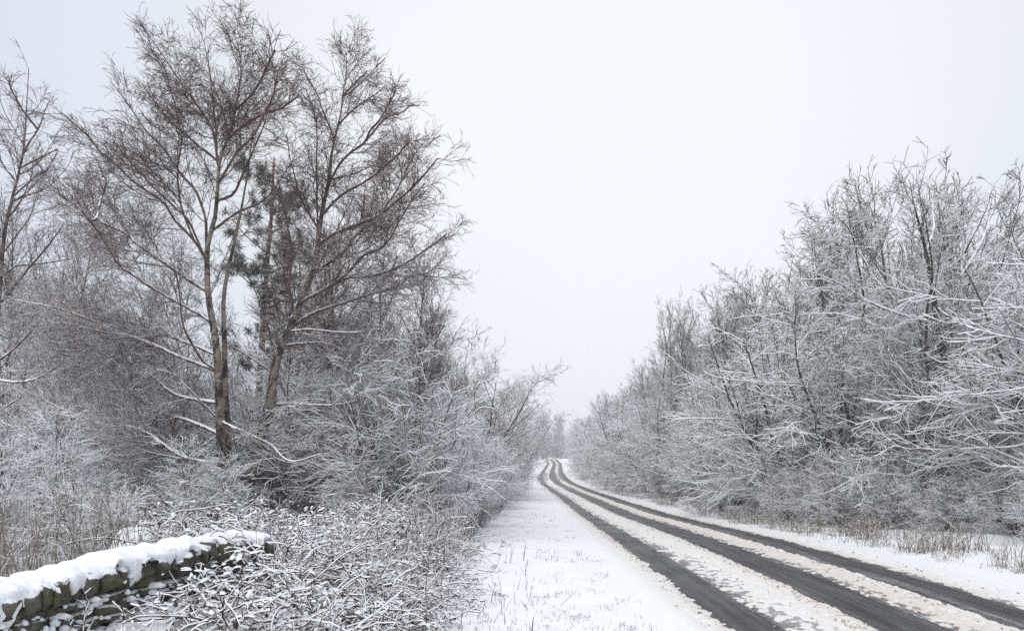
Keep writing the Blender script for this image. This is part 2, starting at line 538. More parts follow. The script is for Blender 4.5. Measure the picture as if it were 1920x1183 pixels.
# lumps of brown slush thrown up beside the tracks
r = rng_(5)
n = 2600
ly = 6 * np.exp(r.random(n) ** 1.15 * math.log(10))
band = r.choice([-.12, .72, 1.45, 2.62, 2.95, 4.08, 1.1, 4.4], n, p=[.2, .08, .26, .14, .15, .07, .05, .05])
lx = band + r.normal(0, .07, n)
rad = .006 + .012 * r.random(n) ** 2.2
ico = np.array([[0, 0, 1], [.9, 0, .3], [.28, .85, .3], [-.72, .53, .3], [-.72, -.53, .3], [.28, -.85, .3], [.6, .45, -.5], [-.25, .7, -.5], [-.8, 0, -.5], [-.25, -.7, -.5], [.6, -.45, -.5]])
it = [[0, 1, 2], [0, 2, 3], [0, 3, 4], [0, 4, 5], [0, 5, 1], [1, 6, 2], [2, 7, 3], [3, 8, 4], [4, 9, 5], [5, 10, 1], [6, 7, 2], [7, 8, 3], [8, 9, 4], [9, 10, 5], [10, 6, 1]]
lz = road_z(ly) + .025 * (1 - ((lx - 2.05) / 2.7) ** 2) + np.interp(lx, [-.5, -.06, 0, .1, .6, .8, 1.2, 1.42, 1.55, 1.62, 2.4, 2.65, 2.88, 3.06, 3.2, 3.9, 4.1, 4.45], [.06, .035, .0, 0, 0, .004, .026, .044, .034, 0, 0, .008, .036, .036, 0, 0, .01, .045])
V = ico[None] * (rad[:, None, None] * (1 + .5 * (r.random((n, 11, 1)) - .3))) * np.array([1.2, 1.2, .85]) + np.stack([road_x(ly) + lx, ly, lz + rad * .45], -1)[:, None, :]
mb = MB()
mb.raw(V.reshape(-1, 3), tris=(np.arange(n)[:, None, None] * 11 + np.array(it)[None]).reshape(-1, 3))
tag(mb.obj('slush_lumps', [M['slush']]), 'small brown lumps of slush scattered along the wheel tracks', 'slush', kind='stuff')

# ------------------------------------------------------------------ branching plants
def resample(pts, K, r=None, wob=0.0):
    pts = np.asarray(pts, float)
    n = len(pts)
    p = np.vstack([2 * pts[0] - pts[1], pts, 2 * pts[-1] - pts[-2]])
    seg = np.linalg.norm(np.diff(pts, axis=0), axis=1)
    cum = np.concatenate([[0], np.cumsum(seg)])
    t = np.linspace(0, cum[-1], K)
    k = np.clip(np.searchsorted(cum, t, side='right') - 1, 0, n - 2)
    f = ((t - cum[k]) / np.maximum(seg[k], 1e-6))[:, None]
    a, b, c, d = p[k], p[k + 1], p[k + 2], p[k + 3]
    o = .5 * ((2 * b) + (c - a) * f + (2 * a - 5 * b + 4 * c - d) * f ** 2 + (3 * b - a - 3 * c + d) * f ** 3)
    if r is not None and wob:
        w = r.normal(0, wob, (K, 3)); w[0] = 0
        o = o + np.cumsum(w, 0) * .4
    return o

def spawn(r, P, Rr, dens, t0, t1, ang, ln, K, wob, trop, rk, rmin, tl=.5, taper=.3, rfac=.65, zbias=0.0, lenabs=None, tpow=1.0, minlen=.1):
    """children along every branch of a level; all arrays at once"""
    N, KP = P.shape[:2]
    seg = np.linalg.norm(np.diff(P, axis=1), axis=2)
    L = seg.sum(1)
    cnt = np.maximum(1, r.poisson(dens * L * (t1 - t0)))
    idx = np.repeat(np.arange(N), cnt)
    n = len(idx)
    t = t0 + (t1 - t0) * r.random(n) ** tpow
    f = t * (KP - 1); k = np.minimum(f.astype(int), KP - 2); f = (f - k)[:, None]
    p0 = P[idx, k] * (1 - f) + P[idx, k + 1] * f
    T = nrm(P[idx, k + 1] - P[idx, k])
    r0 = Rr[idx, k] * (1 - f[:, 0]) + Rr[idx, k + 1] * f[:, 0]
    v = r.normal(size=(n, 3)); v[:, 2] = v[:, 2] * (1 - abs(zbias)) + zbias
    v = nrm(v - (v * T).sum(1, keepdims=True) * T)
    a = np.radians(np.clip(r.normal(ang[0], ang[1], n), 8, 115))[:, None]
    D = nrm(np.cos(a) * T + np.sin(a) * v)
    base = L[idx] if lenabs is None else np.full(n, lenabs)
    ll = np.maximum(base * (ln[0] + (ln[1] - ln[0]) * r.random(n)) * (1 - tl * t), minlen)
    st = (ll / (K - 1))[:, None]
    Q = np.zeros((n, K, 3)); Q[:, 0] = p0
    for j in range(1, K):
        Q[:, j] = Q[:, j - 1] + D * st
        D = D + r.normal(0, wob, (n, 3)); D[:, 2] += trop
        D = nrm(D)
    rb = np.maximum(np.minimum(r0 * rfac, ll * rk), rmin)
    RR = rb[:, None] * np.linspace(1, taper, K)[None, :]
    return Q, np.maximum(RR, rmin * .55)

def tree_copies_ok(root):
    return root

def count(mb):
    return sum(len(q) for q in mb.q) * 2 + sum(len(t) for t in mb.t)
TRI = {}

def traced_tree(name, seed, d0, trunk, limbs, label, cat, trunk_r, mats, bias, group=None, extra=8, spread=2.2,
                lv=((6.8, .34), (9.5, .40), (10.0, .90)), tw=.0026, trop=(.05, .035, -.01), twin=(), ang=(38, 34, 38), tlift=.004, lk=.0050, tex=1.25, l4=0):
    """a tree whose trunk and main limbs follow the photograph; each limb leaves the trunk plane to fill a real crown"""
    r = rng_(seed)
    b = px(trunk[0][0], trunk[0][1], d0)
    gz = float(ground_z(b[0], b[1])) - .08
    base = np.array([b[0], b[1], gz])
    root = thing(name, base, label, cat, group)
    tp = [px(u, v, d0) for u, v in trunk]
    tp[0] = base.copy()
    TP = resample(tp, 34, r, .006) - base
    h = TP[-1, 2]
    tt = np.linspace(0, 1, 34)
    TR = trunk_r * (1 - tt) ** tex + .008
    TR[0] *= 1.25
    mb = MB()
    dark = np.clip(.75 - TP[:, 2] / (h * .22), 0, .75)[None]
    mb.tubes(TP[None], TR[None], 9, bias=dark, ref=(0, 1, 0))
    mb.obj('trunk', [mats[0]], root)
    Ls, LR = [], []
    for tws in twin:
        q = resample([px(u, v, d0 + .35) for u, v in tws], 28, r, .006) - base
        q[0, 2] = min(q[0, 2], q[0, 2])
        qr = trunk_r * .7 * (1 - np.linspace(0, 1, 28)) ** 1.1 + .008
        mb = MB(); mb.tubes(q[None], qr[None], 8, bias=0.0, ref=(0, 1, 0))
        mb.obj('stem', [mats[0]], root)
    for k, lp in enumerate(limbs):
        n = len(lp)
        off = spread * (r.random() * 2 - 1) * (1 if n > 3 else .7)
        pts = [px(u, v, d0 + off * (j / (n - 1.0)) ** 1.2) for j, (u, v) in enumerate(lp)]
        q = resample(pts, 22, r, .012) - base
        # start on the trunk
        jn = np.argmin(np.linalg.norm(TP - q[0], axis=1))
        gap = np.linalg.norm(TP[jn] - q[0])
        best = TP[jn]
        for ol in Ls:
            d_ = np.linalg.norm(ol[:, [0, 2]] - q[0, [0, 2]], axis=1)
            if d_.min() < gap - .05:
                gap = d_.min(); best = ol[np.argmin(d_)]; jn = max(24, jn)
        if gap < .9:
            q = q + (best - q[0]) * (1 - np.linspace(0, 1, 22) ** .6)[:, None]
        L = np.linalg.norm(np.diff(q, axis=0), axis=1).sum()
        r0 = min(TR[jn] * .62, lk * L + .006)
        Ls.append(q); LR.append(r0 * (1 - np.linspace(0, 1, 22)) ** .9 + .005)
    Ls = np.array(Ls); LR = np.array(LR)
    if extra:
        e, er = spawn(r, TP[None], TR[None], extra / h, .24, .95, (46, 10), (.22, .34), 22, .05, .035, .007, .009, tl=.55)
        Ls = np.concatenate([Ls, e]); LR = np.concatenate([LR, er])
    for k in range(len(Ls)):
        mb = MB(); mb.tubes(Ls[k:k + 1], LR[k:k + 1], 6, lift=.018, bias=bias(Ls[k:k + 1] + base) + .1)
        mb.obj('limb', [mats[1]], root)
    main = np.concatenate([Ls, resample(TP[20:], 22)[None]]); mainr = np.concatenate([LR, TR[20:][np.linspace(0, 13, 22).astype(int)][None]])
    mb = MB()
    P1, R1 = spawn(r, main, mainr, lv[0][0], .12, 1, (ang[0], 10), (lv[0][1] * .7, lv[0][1] * 1.25), 9, .075, trop[0], .0075, tw * 1.7, tl=.55)
    mb.tubes(P1, R1, 4, lift=.006, bias=bias(P1 + base))
    P2, R2 = spawn(r, P1, R1, lv[1][0], .12, 1, (ang[1], 11), (lv[1][1] * .8, lv[1][1] * 1.5), 6, .10, trop[1], .012, tw * 1.25, tl=.5, minlen=.25)
    mb.tubes(P2, R2, 3, lift=tlift, bias=bias(P2 + base), roll=r.uniform(-.8, .8, len(P2)))
    P3, R3 = spawn(r, P2, R2, lv[2][0], .1, 1, (ang[2], 12), (lv[2][1] * .8, lv[2][1] * 1.6), 3, .14, trop[2], .012, tw, tl=.35, minlen=.16)
    mb.tubes(P3, R3, 3, lift=tlift, bias=bias(P3 + base), roll=r.uniform(-.9, .9, len(P3)))
    if l4:
        P4, R4 = spawn(r, P3, R3, l4, .2, 1, (38, 12), (.35, .8), 2, .1, 0, .012, tw * .9, tl=.3, minlen=.12)
        mb.tubes(P4, R4, 3, lift=tlift, bias=bias(P4 + base), roll=r.uniform(-.9, .9, len(P4)))
    TRI[name + str(seed)] = (count(mb), len(P1), len(P2), len(P3))
    mb.obj('crown', [mats[1]], root)
    return root

# ---- the two great birches on the left and the one at the picture's edge
def bias_birch(lo, hi, zlo, zhi):
    def f(P):
        return lo + (hi - lo) * sstep(zlo, zhi, P[..., 2])
    return f

b1_trunk = [(418, 1000), (412, 900), (415, 830), (412, 760), (407, 658), (392, 564), (388, 505), (390, 454), (402, 416), (408, 357), (412, 300), (430, 251), (441, 199), (453, 93), (438, 22)]
b1_limbs = [
    [(388, 500), (366, 459), (328, 416), (308, 383), (272, 357), (245, 337), (219, 309), (189, 281), (168, 251), (150, 228), (112, 190)],
    [(388, 490), (354, 416), (326, 388), (278, 342), (242, 301), (214, 262)],
    [(386, 505), (384, 416), (377, 383), (364, 350), (341, 327), (323, 301), (300, 266), (272, 235), (245, 190), (214, 140)],
    [(370, 460), (345, 400), (338, 352), (336, 314), (343, 256), (330, 180), (308, 95)],
    [(392, 600), (333, 566), (293, 546), (262, 526), (222, 498), (196, 454), (176, 428), (151, 398), (108, 365)],
    [(390, 560), (303, 497), (252, 459), (237, 441), (189, 416), (163, 393), (138, 372)],
    [(240, 445), (222, 400), (217, 352), (200, 330), (180, 300)],
    [(402, 655), (354, 637), (313, 622), (267, 604), (201, 592), (156, 574), (105, 560)],
    [(405, 698), (328, 668), (288, 647), (222, 622), (184, 604), (115, 579), (20, 560)],
    [(405, 690), (379, 673), (361, 645), (344, 607), (336, 538), (330, 505)],
    [(413, 812), (352, 785), (303, 772), (246, 744), (170, 706), (120, 700)],
    [(415, 800), (470, 822), (510, 838), (546, 866), (607, 850)],
    [(408, 372), (437, 362), (455, 327), (472, 285), (500, 210), (520, 135)],
    [(410, 340), (445, 280), (480, 235), (512, 160), (522, 110)],
    [(408, 330), (399, 251), (387, 220), (360, 170), (330, 120), (293, 55)],
    [(404, 314), (400, 187), (392, 101), (385, 55)],
    [(441, 199), (478, 150), (500, 100), (517, 62)],
    [(430, 251), (470, 215), (525, 190), (560, 165)],
    [(400, 430), (450, 395), (500, 370), (548, 300)],
    [(398, 300), (340, 240), (300, 190), (262, 130)],
    [(410, 745), (330, 735), (270, 690), (190, 660), (90, 640)],
    [(413, 860), (340, 850), (260, 800), (180, 790), (60, 740)],
]
def low_top(L): return [(u, v + max(0, 300 - v) * .14) for u, v in L]
b1_trunk = low_top(b1_trunk); b1_limbs = [low_top(l) for l in b1_limbs]
bias1 = bias_birch(.45, -.40, 3.6, 8.5)
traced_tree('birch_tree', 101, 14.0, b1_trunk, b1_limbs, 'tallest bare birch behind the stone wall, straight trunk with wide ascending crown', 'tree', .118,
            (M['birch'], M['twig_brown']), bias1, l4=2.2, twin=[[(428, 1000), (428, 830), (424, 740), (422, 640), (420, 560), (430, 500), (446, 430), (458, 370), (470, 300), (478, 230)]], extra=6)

b2_trunk = [(452, 1000), (463, 930), (481, 845), (506, 760), (514, 703), (526, 655), (550, 602), (575, 541), (589, 500), (597, 454), (602, 411), (611, 365), (617, 339), (620, 301), (627, 253), (637, 212), (641, 169), (649, 111), (648, 64)]
b2_limbs = [
    [(615, 345), (645, 296), (683, 260), (693, 238), (713, 212), (734, 172), (745, 148)],
    [(683, 260), (720, 215), (752, 200), (776, 183)],
    [(627, 253), (607, 192), (599, 161), (581, 123), (570, 95)],
    [(597, 450), (594, 326), (594, 250), (590, 200), (575, 150)],
    [(637, 215), (670, 179), (696, 161), (722, 138)],
    [(600, 460), (637, 436), (703, 408), (746, 378), (785, 340), (822, 296)],
    [(592, 505), (653, 464), (670, 436), (701, 411), (740, 360), (770, 300), (790, 265)],
    [(566, 561), (622, 530), (658, 502), (683, 475), (724, 457), (754, 409), (772, 378), (800, 340)],
    [(622, 530), (658, 515), (708, 510), (759, 492), (797, 467), (836, 436)],
    [(546, 610), (589, 581), (668, 558), (700, 548), (746, 535), (774, 518), (834, 522)],
    [(545, 620), (587, 617), (642, 624), (678, 624)],
    [(530, 655), (599, 643), (656, 659), (700, 650)],
    [(506, 765), (546, 760), (619, 762), (668, 752), (729, 728), (810, 700)],
    [(500, 775), (570, 765), (648, 777), (729, 797), (770, 805)],
    [(483, 838), (546, 866), (607, 850), (680, 838)],
    [(470, 905), (520, 880), (590, 895), (650, 880)],
    [(602, 411), (640, 370), (690, 340), (740, 300), (770, 262)],
    [(555, 595), (545, 540), (548, 470), (535, 400), (520, 330)],
    [(600, 430), (570, 380), (545, 300), (535, 240)],
    [(641, 169), (665, 140), (690, 105)],
    [(518, 690), (470, 660), (430, 640), (395, 600), (350, 590)],
    [(490, 820), (430, 790), (350, 745), (280, 720)],
]
b2_trunk = low_top(b2_trunk); b2_limbs = [low_top(l) for l in b2_limbs]
bias2 = bias_birch(.45, -.40, 3.4, 8.0)
traced_tree('birch_tree', 202, 15.0, b2_trunk, b2_limbs, 'leaning birch with pale orange trunk curving right from behind the wall end', 'tree', .148,
            (M['birch'], M['twig_brown']), bias2, l4=2.2, extra=6)

b3_trunk = [(-25, 1000), (-22, 850), (-12, 700), (-2, 560), (4, 480), (12, 418), (23, 374), (38, 318), (46, 277), (51, 201), (55, 128)]
b3_limbs = [
    [(-4, 570), (40, 520), (85, 470), (120, 420)], [(4, 480), (-30, 430), (-50, 350)], [(-10, 680), (40, 640), (75, 600), (110, 560)],
    [(30, 345), (0, 300), (-15, 230)], [(46, 280), (75, 240), (98, 190)], [(48, 230), (25, 190), (15, 150)], [(-2, 530), (30, 505), (70, 500), (130, 486)],
    [(-15, 720), (50, 720), (105, 690), (150, 640)], [(38, 318), (70, 300), (110, 280)], [(20, 380), (60, 340), (90, 320)],
]
traced_tree('birch_tree', 303, 16.0, b3_trunk, b3_limbs, 'bare birch cut by the left edge of the picture, slim upright top', 'tree', .12,
            (M['birch'], M['twig_brown']), bias_birch(.45, -.35, 4, 8.5), extra=10, lv=((5.5, .34), (8, .38), (8, .75)))

# ---- the dark multi-stemmed tree on the right verge
def bias_right(P):
    return .72 - .85 * sstep(6.6, 10.5, P[..., 2])
r1_trunk = [(1785, 975), (1779, 900), (1776, 820), (1774, 740), (1766, 660), (1752, 580), (1742, 500), (1728, 420), (1712, 350), (1705, 305)]
r1_limbs = [
    [(1770, 760), (1742, 690), (1712, 605), (1678, 560), (1640, 515), (1618, 470), (1592, 425)],
    [(1760, 700), (1730, 590), (1704, 473), (1690, 420), (1662, 352), (1645, 312)],
    [(1780, 870), (1792, 720), (1787, 600), (1802, 500), (1815, 400), (1792, 335)],
    [(1772, 800), (1740, 720), (1735, 600), (1745, 500), (1735, 400), (1720, 320)],
    [(1790, 915), (1773, 897), (1713, 850), (1680, 833), (1640, 853), (1600, 860)],
    [(1775, 890), (1740, 880), (1700, 895), (1640, 890), (1590, 900)],
    [(1713, 850), (1680, 790), (1650, 780), (1600, 795)],
    [(1772, 830), (1700, 760), (1620, 735), (1550, 750), (1490, 760)],
    [(1765, 760), (1690, 690), (1600, 660), (1530, 670)],
    [(1740, 680), (1660, 620), (1580, 590), (1500, 590)],
    [(1714, 605), (1640, 580), (1570, 530), (1510, 500)],
    [(1780, 860), (1830, 800), (1880, 770), (1940, 760)],
    [(1790, 700), (1830, 620), (1870, 560), (1930, 500)],
    [(1802, 500), (1840, 430), (1860, 370), (1880, 320)],
    [(1815, 430), (1850, 350), (1865, 300), (1890, 268)],
    [(1680, 560), (1640, 460), (1610, 400), (1560, 370)],
    [(1704, 473), (1730, 420), (1740, 360), (1750, 318)],
    [(1790, 880), (1820, 950), (1850, 990), (1880, 1010)],
    [(1768, 760), (1800, 690), (1850, 650), (1920, 640)],
]
r1_trunk = [(u, v + max(0, 560 - v) * .16) for u, v in r1_trunk]; r1_limbs = [[(u, v + max(0, 560 - v) * .16) for u, v in l] for l in r1_limbs]
traced_tree('field_maple_tree', 404, 19.5, r1_trunk, r1_limbs, 'snow laden tree with dark mossy trunk and fanning stems, nearest the right edge', 'tree', .15,
            (M['trunk_dark'], M['twig_right']), bias_right, extra=10, spread=3.5, lv=((3.6, .32), (4.4, .50), (5.2, .58)), tw=.0058, lk=.0070, tex=.9, trop=(.02, -.01, -.03),
            ang=(46, 38, 36), tlift=.013)

# ---- kinds of tree and shrub that repeat
def generic(name, seed, h, nst, tr, spread, mats, bias, l1, l2, l3, tw, trop=(.05, .02, -.02), ang=(48, 45, 42), lift=.008, sides=6, t0=.15, straight=.05, stemtrop=.10):
    r = rng_(seed)
    root = bpy.data.objects.new(name, None); C.objects.link(root)
    K = 16
    P0 = np.zeros((nst, K, 3)); a = r.random(nst) * 2 * pi
    sp = spread * (.25 + .75 * r.random(nst)) if nst > 1 else np.array([spread * .12])
    D = nrm(np.stack([np.cos(a) * sp, np.sin(a) * sp, np.ones(nst)], 1))
    P0[:, 0] = np.stack([np.cos(a), np.sin(a), 0 * a], 1) * (tr * 1.2 if nst > 1 else 0)
    P0[:, 0, 2] = -.12
    hh = h * (.72 + .28 * r.random(nst)); hh[0] = h
    for j in range(1, K):
        P0[:, j] = P0[:, j - 1] + D * (hh / (K - 1))[:, None]
        D = D + r.normal(0, straight, (nst, 3)); D[:, 2] += stemtrop * .3
        D = nrm(D)
    R0 = (tr * (.6 + .4 * r.random(nst)))[:, None] * (1 - np.linspace(0, 1, K)) ** .8 + tw * 1.3
    mb = MB(); mb.tubes(P0, R0, sides, ref=(0, 1, 0.05))
    mb.obj('trunk' if nst == 1 else 'stems', [mats[0]], root)
    mb = MB()
    P1, R1 = spawn(r, P0, R0, l1[0], t0, 1, (ang[0], 10), l1[1], 10, .08, trop[0], .013, tw * 1.8, tl=l1[2] if len(l1) > 2 else .55)
    mb.tubes(P1, R1, 4, lift=lift, bias=bias(P1))
    P2, R2 = spawn(r, P1, R1, l2[0], .12, 1, (ang[1], 12), l2[1], 6, .17, trop[1], .013, tw * 1.3, tl=.45, minlen=.25)
    mb.tubes(P2, R2, 4 if lift > .006 else 3, lift=lift, bias=bias(P2), roll=r.uniform(-.35, .35, len(P2)))
    P3, R3 = spawn(r, P2, R2, l3[0], .1, 1, (ang[2], 13), l3[1], 4, .20, trop[2], .013, tw, tl=.35, minlen=.16)
    mb.tubes(P3, R3, 3, lift=lift * .8, bias=bias(P3), roll=r.uniform(-.9, .9, len(P3)))
    TRI[name + str(seed)] = (count(mb), len(P1), len(P2), len(P3))
    mb.obj('crown', [mats[1]], root)
    return root

def hb(lo, hi, z0, z1):
    return lambda P: lo + (hi - lo) * sstep(z0, z1, P[..., 2])

T_ashA = generic('ash_tree', 11, 12.8, 3, .12, .22, (M['trunk_dark'], M['twig_right']), hb(.75, -.15, 7, 11.8), (3.6, (.24, .40)), (3.8, (.36, .6)), (4.4, (.42, .8)), .0082, trop=(.06, .03, .01), ang=(42, 38, 36), lift=.015)
T_ashB = generic('ash_tree', 12, 12.4, 3, .12, .20, (M['trunk_dark'], M['twig_right']), hb(.75, -.15, 7, 11.8), (4.0, (.26, .44)), (3.8, (.36, .6)), (4.4, (.42, .8)), .0082, trop=(.05, .02, .01), ang=(46, 38, 36), lift=.015)
T_hawA = generic('hawthorn_tree', 13, 6.6, 5, .085, .50, (M['trunk_dark'], M['twig_right']), hb(.80, .62, 2, 7), (3.8, (.32, .60)), (4.3, (.38, .68)), (5.4, (.42, .8)), .0060, trop=(.0, -.015, -.02), ang=(56, 40, 36), t0=.12, lift=.0155)
T_hawB = generic('hawthorn_tree', 14, 5.8, 6, .075, .60, (M['trunk_dark'], M['twig_right']), hb(.80, .62, 2, 7), (3.8, (.32, .60)), (4.3, (.38, .68)), (5.4, (.42, .8)), .0060, trop=(-.005, -.015, -.02), ang=(54, 40, 36), t0=.1, lift=.0155)
T_shrA = generic('shrub', 15, 3.4, 9, .028, .85, (M['trunk_grey'], M['twig_left']), hb(.95, .85, .5, 3), (4.6, (.35, .65)), (6.5, (.4, .7)), (8, (.55, 1.0)), .0050, trop=(-.02, -.03, -.03), ang=(46, 40, 38), lift=.012, t0=.08)
T_shrB = generic('shrub', 16, 4.6, 8, .034, .65, (M['trunk_grey'], M['twig_left']), hb(.95, .80, .8, 4), (4.2, (.32, .55)), (6, (.4, .7)), (8, (.55, 1.0)), .0050, trop=(-.02, -.03, -.03), ang=(48, 40, 38), lift=.012, t0=.08)
T_birS = generic('birch_tree', 17, 9.0, 1, .085, .5, (M['birch'], M['twig_brown']), hb(.55, -.15, 2.5, 7.5), (9, (.18, .34)), (7, (.32, .55)), (9, (.45, .85)), .0048, trop=(.03, -.02, -.06), ang=(42, 40, 38), lift=.004, t0=.2, straight=.03)
T_birG = generic('birch_tree', 27, 9.0, 1, .075, .5, (M['birch'], M['twig_grey']), hb(.9, .45, 2.5, 9), (9.5, (.18, .34)), (6.5, (.32, .55)), (8, (.45, .85)), .0048, trop=(.03, -.02, -.05), ang=(42, 40, 38), lift=.007, t0=.2, straight=.03)
T_oak = generic('oak_tree', 18, 8.5, 2, .15, .55, (M['trunk_grey'], M['twig_left']), hb(.20, -.30, 3, 7), (3.0, (.38, .66)), (4.6, (.32, .55)), (6, (.40, .75)), .0065, trop=(.03, .02, .0), ang=(55, 46, 42), lift=.006, t0=.25, straight=.10)
used = set()
def place(T, x, y, rz, sc, label, group, cat):
    loc = (x, y, float(ground_z(x, y)))
    if T.name not in used:
        used.add(T.name)
        T.location = loc; T.rotation_euler = (0, 0, rz); T.scale = (sc, sc, sc) if np.isscalar(sc) else sc
        tag(T, label, cat, group)
        return T
    return copy_thing(T, loc, rz, sc, label, group, cat)

ORD = ('first second third fourth fifth sixth seventh eighth ninth tenth eleventh twelfth thirteenth fourteenth fifteenth sixteenth seventeenth '
       'eighteenth nineteenth twentieth').split()
ORD += ['twenty ' + w for w in ORD[:9]] + ['thirtieth'] + ['thirty ' + w for w in ORD[:9]]
r = rng_(77)
RX_ = lambda y: float(road_x(y)) + 4.0          # right edge of the right wheel track
def U(a, b): return float(r.uniform(a, b))

# right side: hawthorns at the front, tall ashes behind
yy = 15.0; k = 0
while yy < 125:
    x = RX_(yy) + 4.1 + U(-.5, .9) + (2.0 if yy < 19 else 0)
    if yy < 19.5 and 1690 < 960 + x / yy * F < 1870: x += 3.5
    place([T_hawA, T_hawB][k % 2], x, yy, U(0, 6.28), U(.95, 1.3),
          'snow whitened hawthorn in the right hedge front row, %s from near end' % ORD[k] if yy < 60 else 'far hawthorn along the right verge where the road dips', 'hawthorns along the right verge' if yy < 60 else 'far hawthorns on the right', 'tree')
    yy += 2.2 + .02 * yy; k += 1
yy = 17.0; k = 0
while yy < 260:
    x = RX_(yy) + 8.2 + U(-1.2, 1.8)
    if not (18 < yy < 22):
        place([T_ashA, T_ashB][k % 2], x, yy, U(0, 6.28), U(.84, 1.0) * (1.17 if 28 < yy < 60 else (.72 if yy <= 22 else (.86 if yy <= 28 else .97))),
              'tall bare topped ash behind the right hawthorns, %s from near end' % ORD[k] if yy < 60 else 'distant ash in the right tree line above the dip', 'tall ashes behind the right hedge' if yy < 60 else 'distant ashes on the right', 'tree')
    yy += 2.3 + .025 * yy; k += 1
yy = 16.0; k = 0
while yy < 120:
    x = RX_(yy) + 13.5 + U(-1.5, 2)
    place([T_hawA, T_ashB, T_ashA][k % 3], x, yy, U(0, 6.28), U(.85, 1.05), 'tree deep in the right hand wood behind the ashes', 'trees deep in the right wood', 'tree')
    yy += 5.5 + .05 * yy; k += 1
# two slim ashes that stand clear of the right skyline
place(T_ashA, 1262 / 1280 * 0 + (1255 - 960) / F * 46, 46, 1.0, (.62, .62, .95), 'slim dark trunked ash standing clear of the right skyline, left of two', None, 'tree')
place(T_ashB, (1300 - 960) / F * 44, 44, 2.2, (.6, .6, .93), 'slim ash standing clear of the right skyline, right of two', None, 'tree')
# low shrubs at the foot of the right hedge
yy = 13.5; k = 0
while yy < 150:
    x = RX_(yy) + 3.0 + U(-.5, .5) + (1.4 if yy < 18 else 0)
    place([T_shrA, T_shrB][int(yy) % 2], x, yy, U(0, 6.28), U(.42, .62), 'low snowy shrub at the foot of the right hedge, %s from the near end' % ORD[k], 'low shrubs at the foot of the right hedge', 'shrub')
    yy += (1.5 if yy < 24 else 2.6 + .03 * yy); k += 1

for k, yy in enumerate(np.arange(14.0, 33, 1.7)):
    x = RX_(yy) + 5.2 + U(-.5, .7) + (1.2 if yy < 18 else 0)
    if 1750 < 960 + x / yy * F < 1815: continue
    place([T_shrB, T_shrA][k % 2], x, yy, U(0, 6.28), U(.5, .75), 'snowy undergrowth shrub between the right hawthorns, %s from near end' % ORD[k], 'undergrowth between the right hawthorns', 'shrub')
# left side: understory shrubs filling the wood
for yy in np.arange(10.2, 34, 1.9):
    for xx in np.arange(-yy * .80, -2.2, 2.0):
        if yy < 13 and xx > -4.2: continue
        if yy < 15.0 and 385 < 960 + xx / yy * F < 560: continue
        x, y = xx + U(-.8, .8), yy + U(-.8, .8)
        if x > -1.9 - .0 * y: continue
        far = yy > 22
        place([T_shrA, T_shrB][int(r.integers(2))], x, y, U(0, 6.28), (U(.75, 1.1) if y > 15.2 else U(.38, .62)) * (1.0 if not far else 1.15),
              'fine twigged snowy shrub in the thicket behind the stone wall' if not far else 'snowy shrub deep in the left wood', 'shrubs in the thicket behind the wall' if not far else 'shrubs deep in the left wood', 'shrub')
for (u, d, sc) in ((410, 16.6, .55), (440, 17.4, .62), (470, 16.4, .5), (500, 17.2, .6), (525, 16.2, .5), (455, 18.6, .75), (490, 19.0, .8)):
    place([T_shrA, T_shrB][u // 5 % 2], (u - 960) / F * d, d, U(0, 6.28), sc, 'small snowy shrub close behind the feet of the two great birches', 'small shrubs behind the great birches', 'shrub')
yy = 16.0; k = 0
while yy < 150:
    x = float(road_x(yy)) - 3.6 + U(-.5, .3) - (.6 if yy < 30 else 0)
    place([T_shrA, T_shrB][int(yy * 10) % 2], x, yy, U(0, 6.28), U(.55, .8) if yy < 40 else U(.7, .95), 'snowy shrub at the edge of the left verge, %s from the near end' % ORD[k] if yy < 60 else 'far snowy shrub on the left bend', 'shrubs edging the left verge' if yy < 60 else 'far shrubs on the left', 'shrub')
    yy += 1.6 + .03 * yy; k += 1
# slender birches behind the leaning one
for k, (u, d, s) in enumerate(sorted(((575, 22, 1.0), (622, 20, .95), (668, 24, 1.1), (700, 22, .92), (748, 25, 1.08), (785, 24, .88), (812, 28, .92), (640, 29, 1.25), (735, 31, 1.2), (838, 33, .92), (540, 27, 1.2), (860, 37, .9)))):
    place(T_birS, (u - 960) / F * d, d, U(0, 6.28), s, 'slender brown twigged birch right of the leaning birch, %s of the row from the left' % ORD[k], 'slender birches right of the leaning birch', 'tree')
for k, (u, d, s) in enumerate(sorted(((92, 22, 1.12), (150, 27, 1.25), (215, 25, .95), (30, 24, 1.1), (285, 30, 1.15), (340, 27, 1.0), (190, 34, 1.2), (-20, 20, 1.0), (250, 36, 1.3), (0, 30, 1.3)))):
    place(T_birG, (u - 960) / F * d, d, U(0, 6.28), s, 'young birch with purplish twigs left of the tallest birch, %s from the left' % ORD[k], 'young birches left of the tallest birch', 'tree')
# spreading trees that lean over the far verge
for k, (u, d, s, rz) in enumerate(sorted(((905, 43, 1.1, .4), (950, 48, 1.08, 2.1), (880, 40, .9, 4.0), (975, 62, .95, 1.0), (930, 58, 1.0, 5.0)))):
    place(T_oak, (u - 960) / F * d, d, rz, s, 'bare spreading tree over the left verge down the road, %s from the left' % ORD[k], 'spreading trees on the left down the road', 'tree')
yy = 66.0; k = 0
while yy < 260:
    x = float(road_x(yy)) - 5.2 + U(-1.0, .6)
    place([T_oak, T_shrB, T_hawA][k % 3], x, yy, U(0, 6.28), [.85, 1.2, .95][k % 3] * U(.9, 1.05), 'distant tree on the left where the road dips away', 'distant trees on the left', 'tree')
    x = x - U(4, 7)
    place([T_birS, T_oak][k % 2], x, yy, U(0, 6.28), U(.9, 1.1), 'distant tree on the left where the road dips away', 'distant trees on the left', 'tree')
    yy += 5 + .03 * yy; k += 1
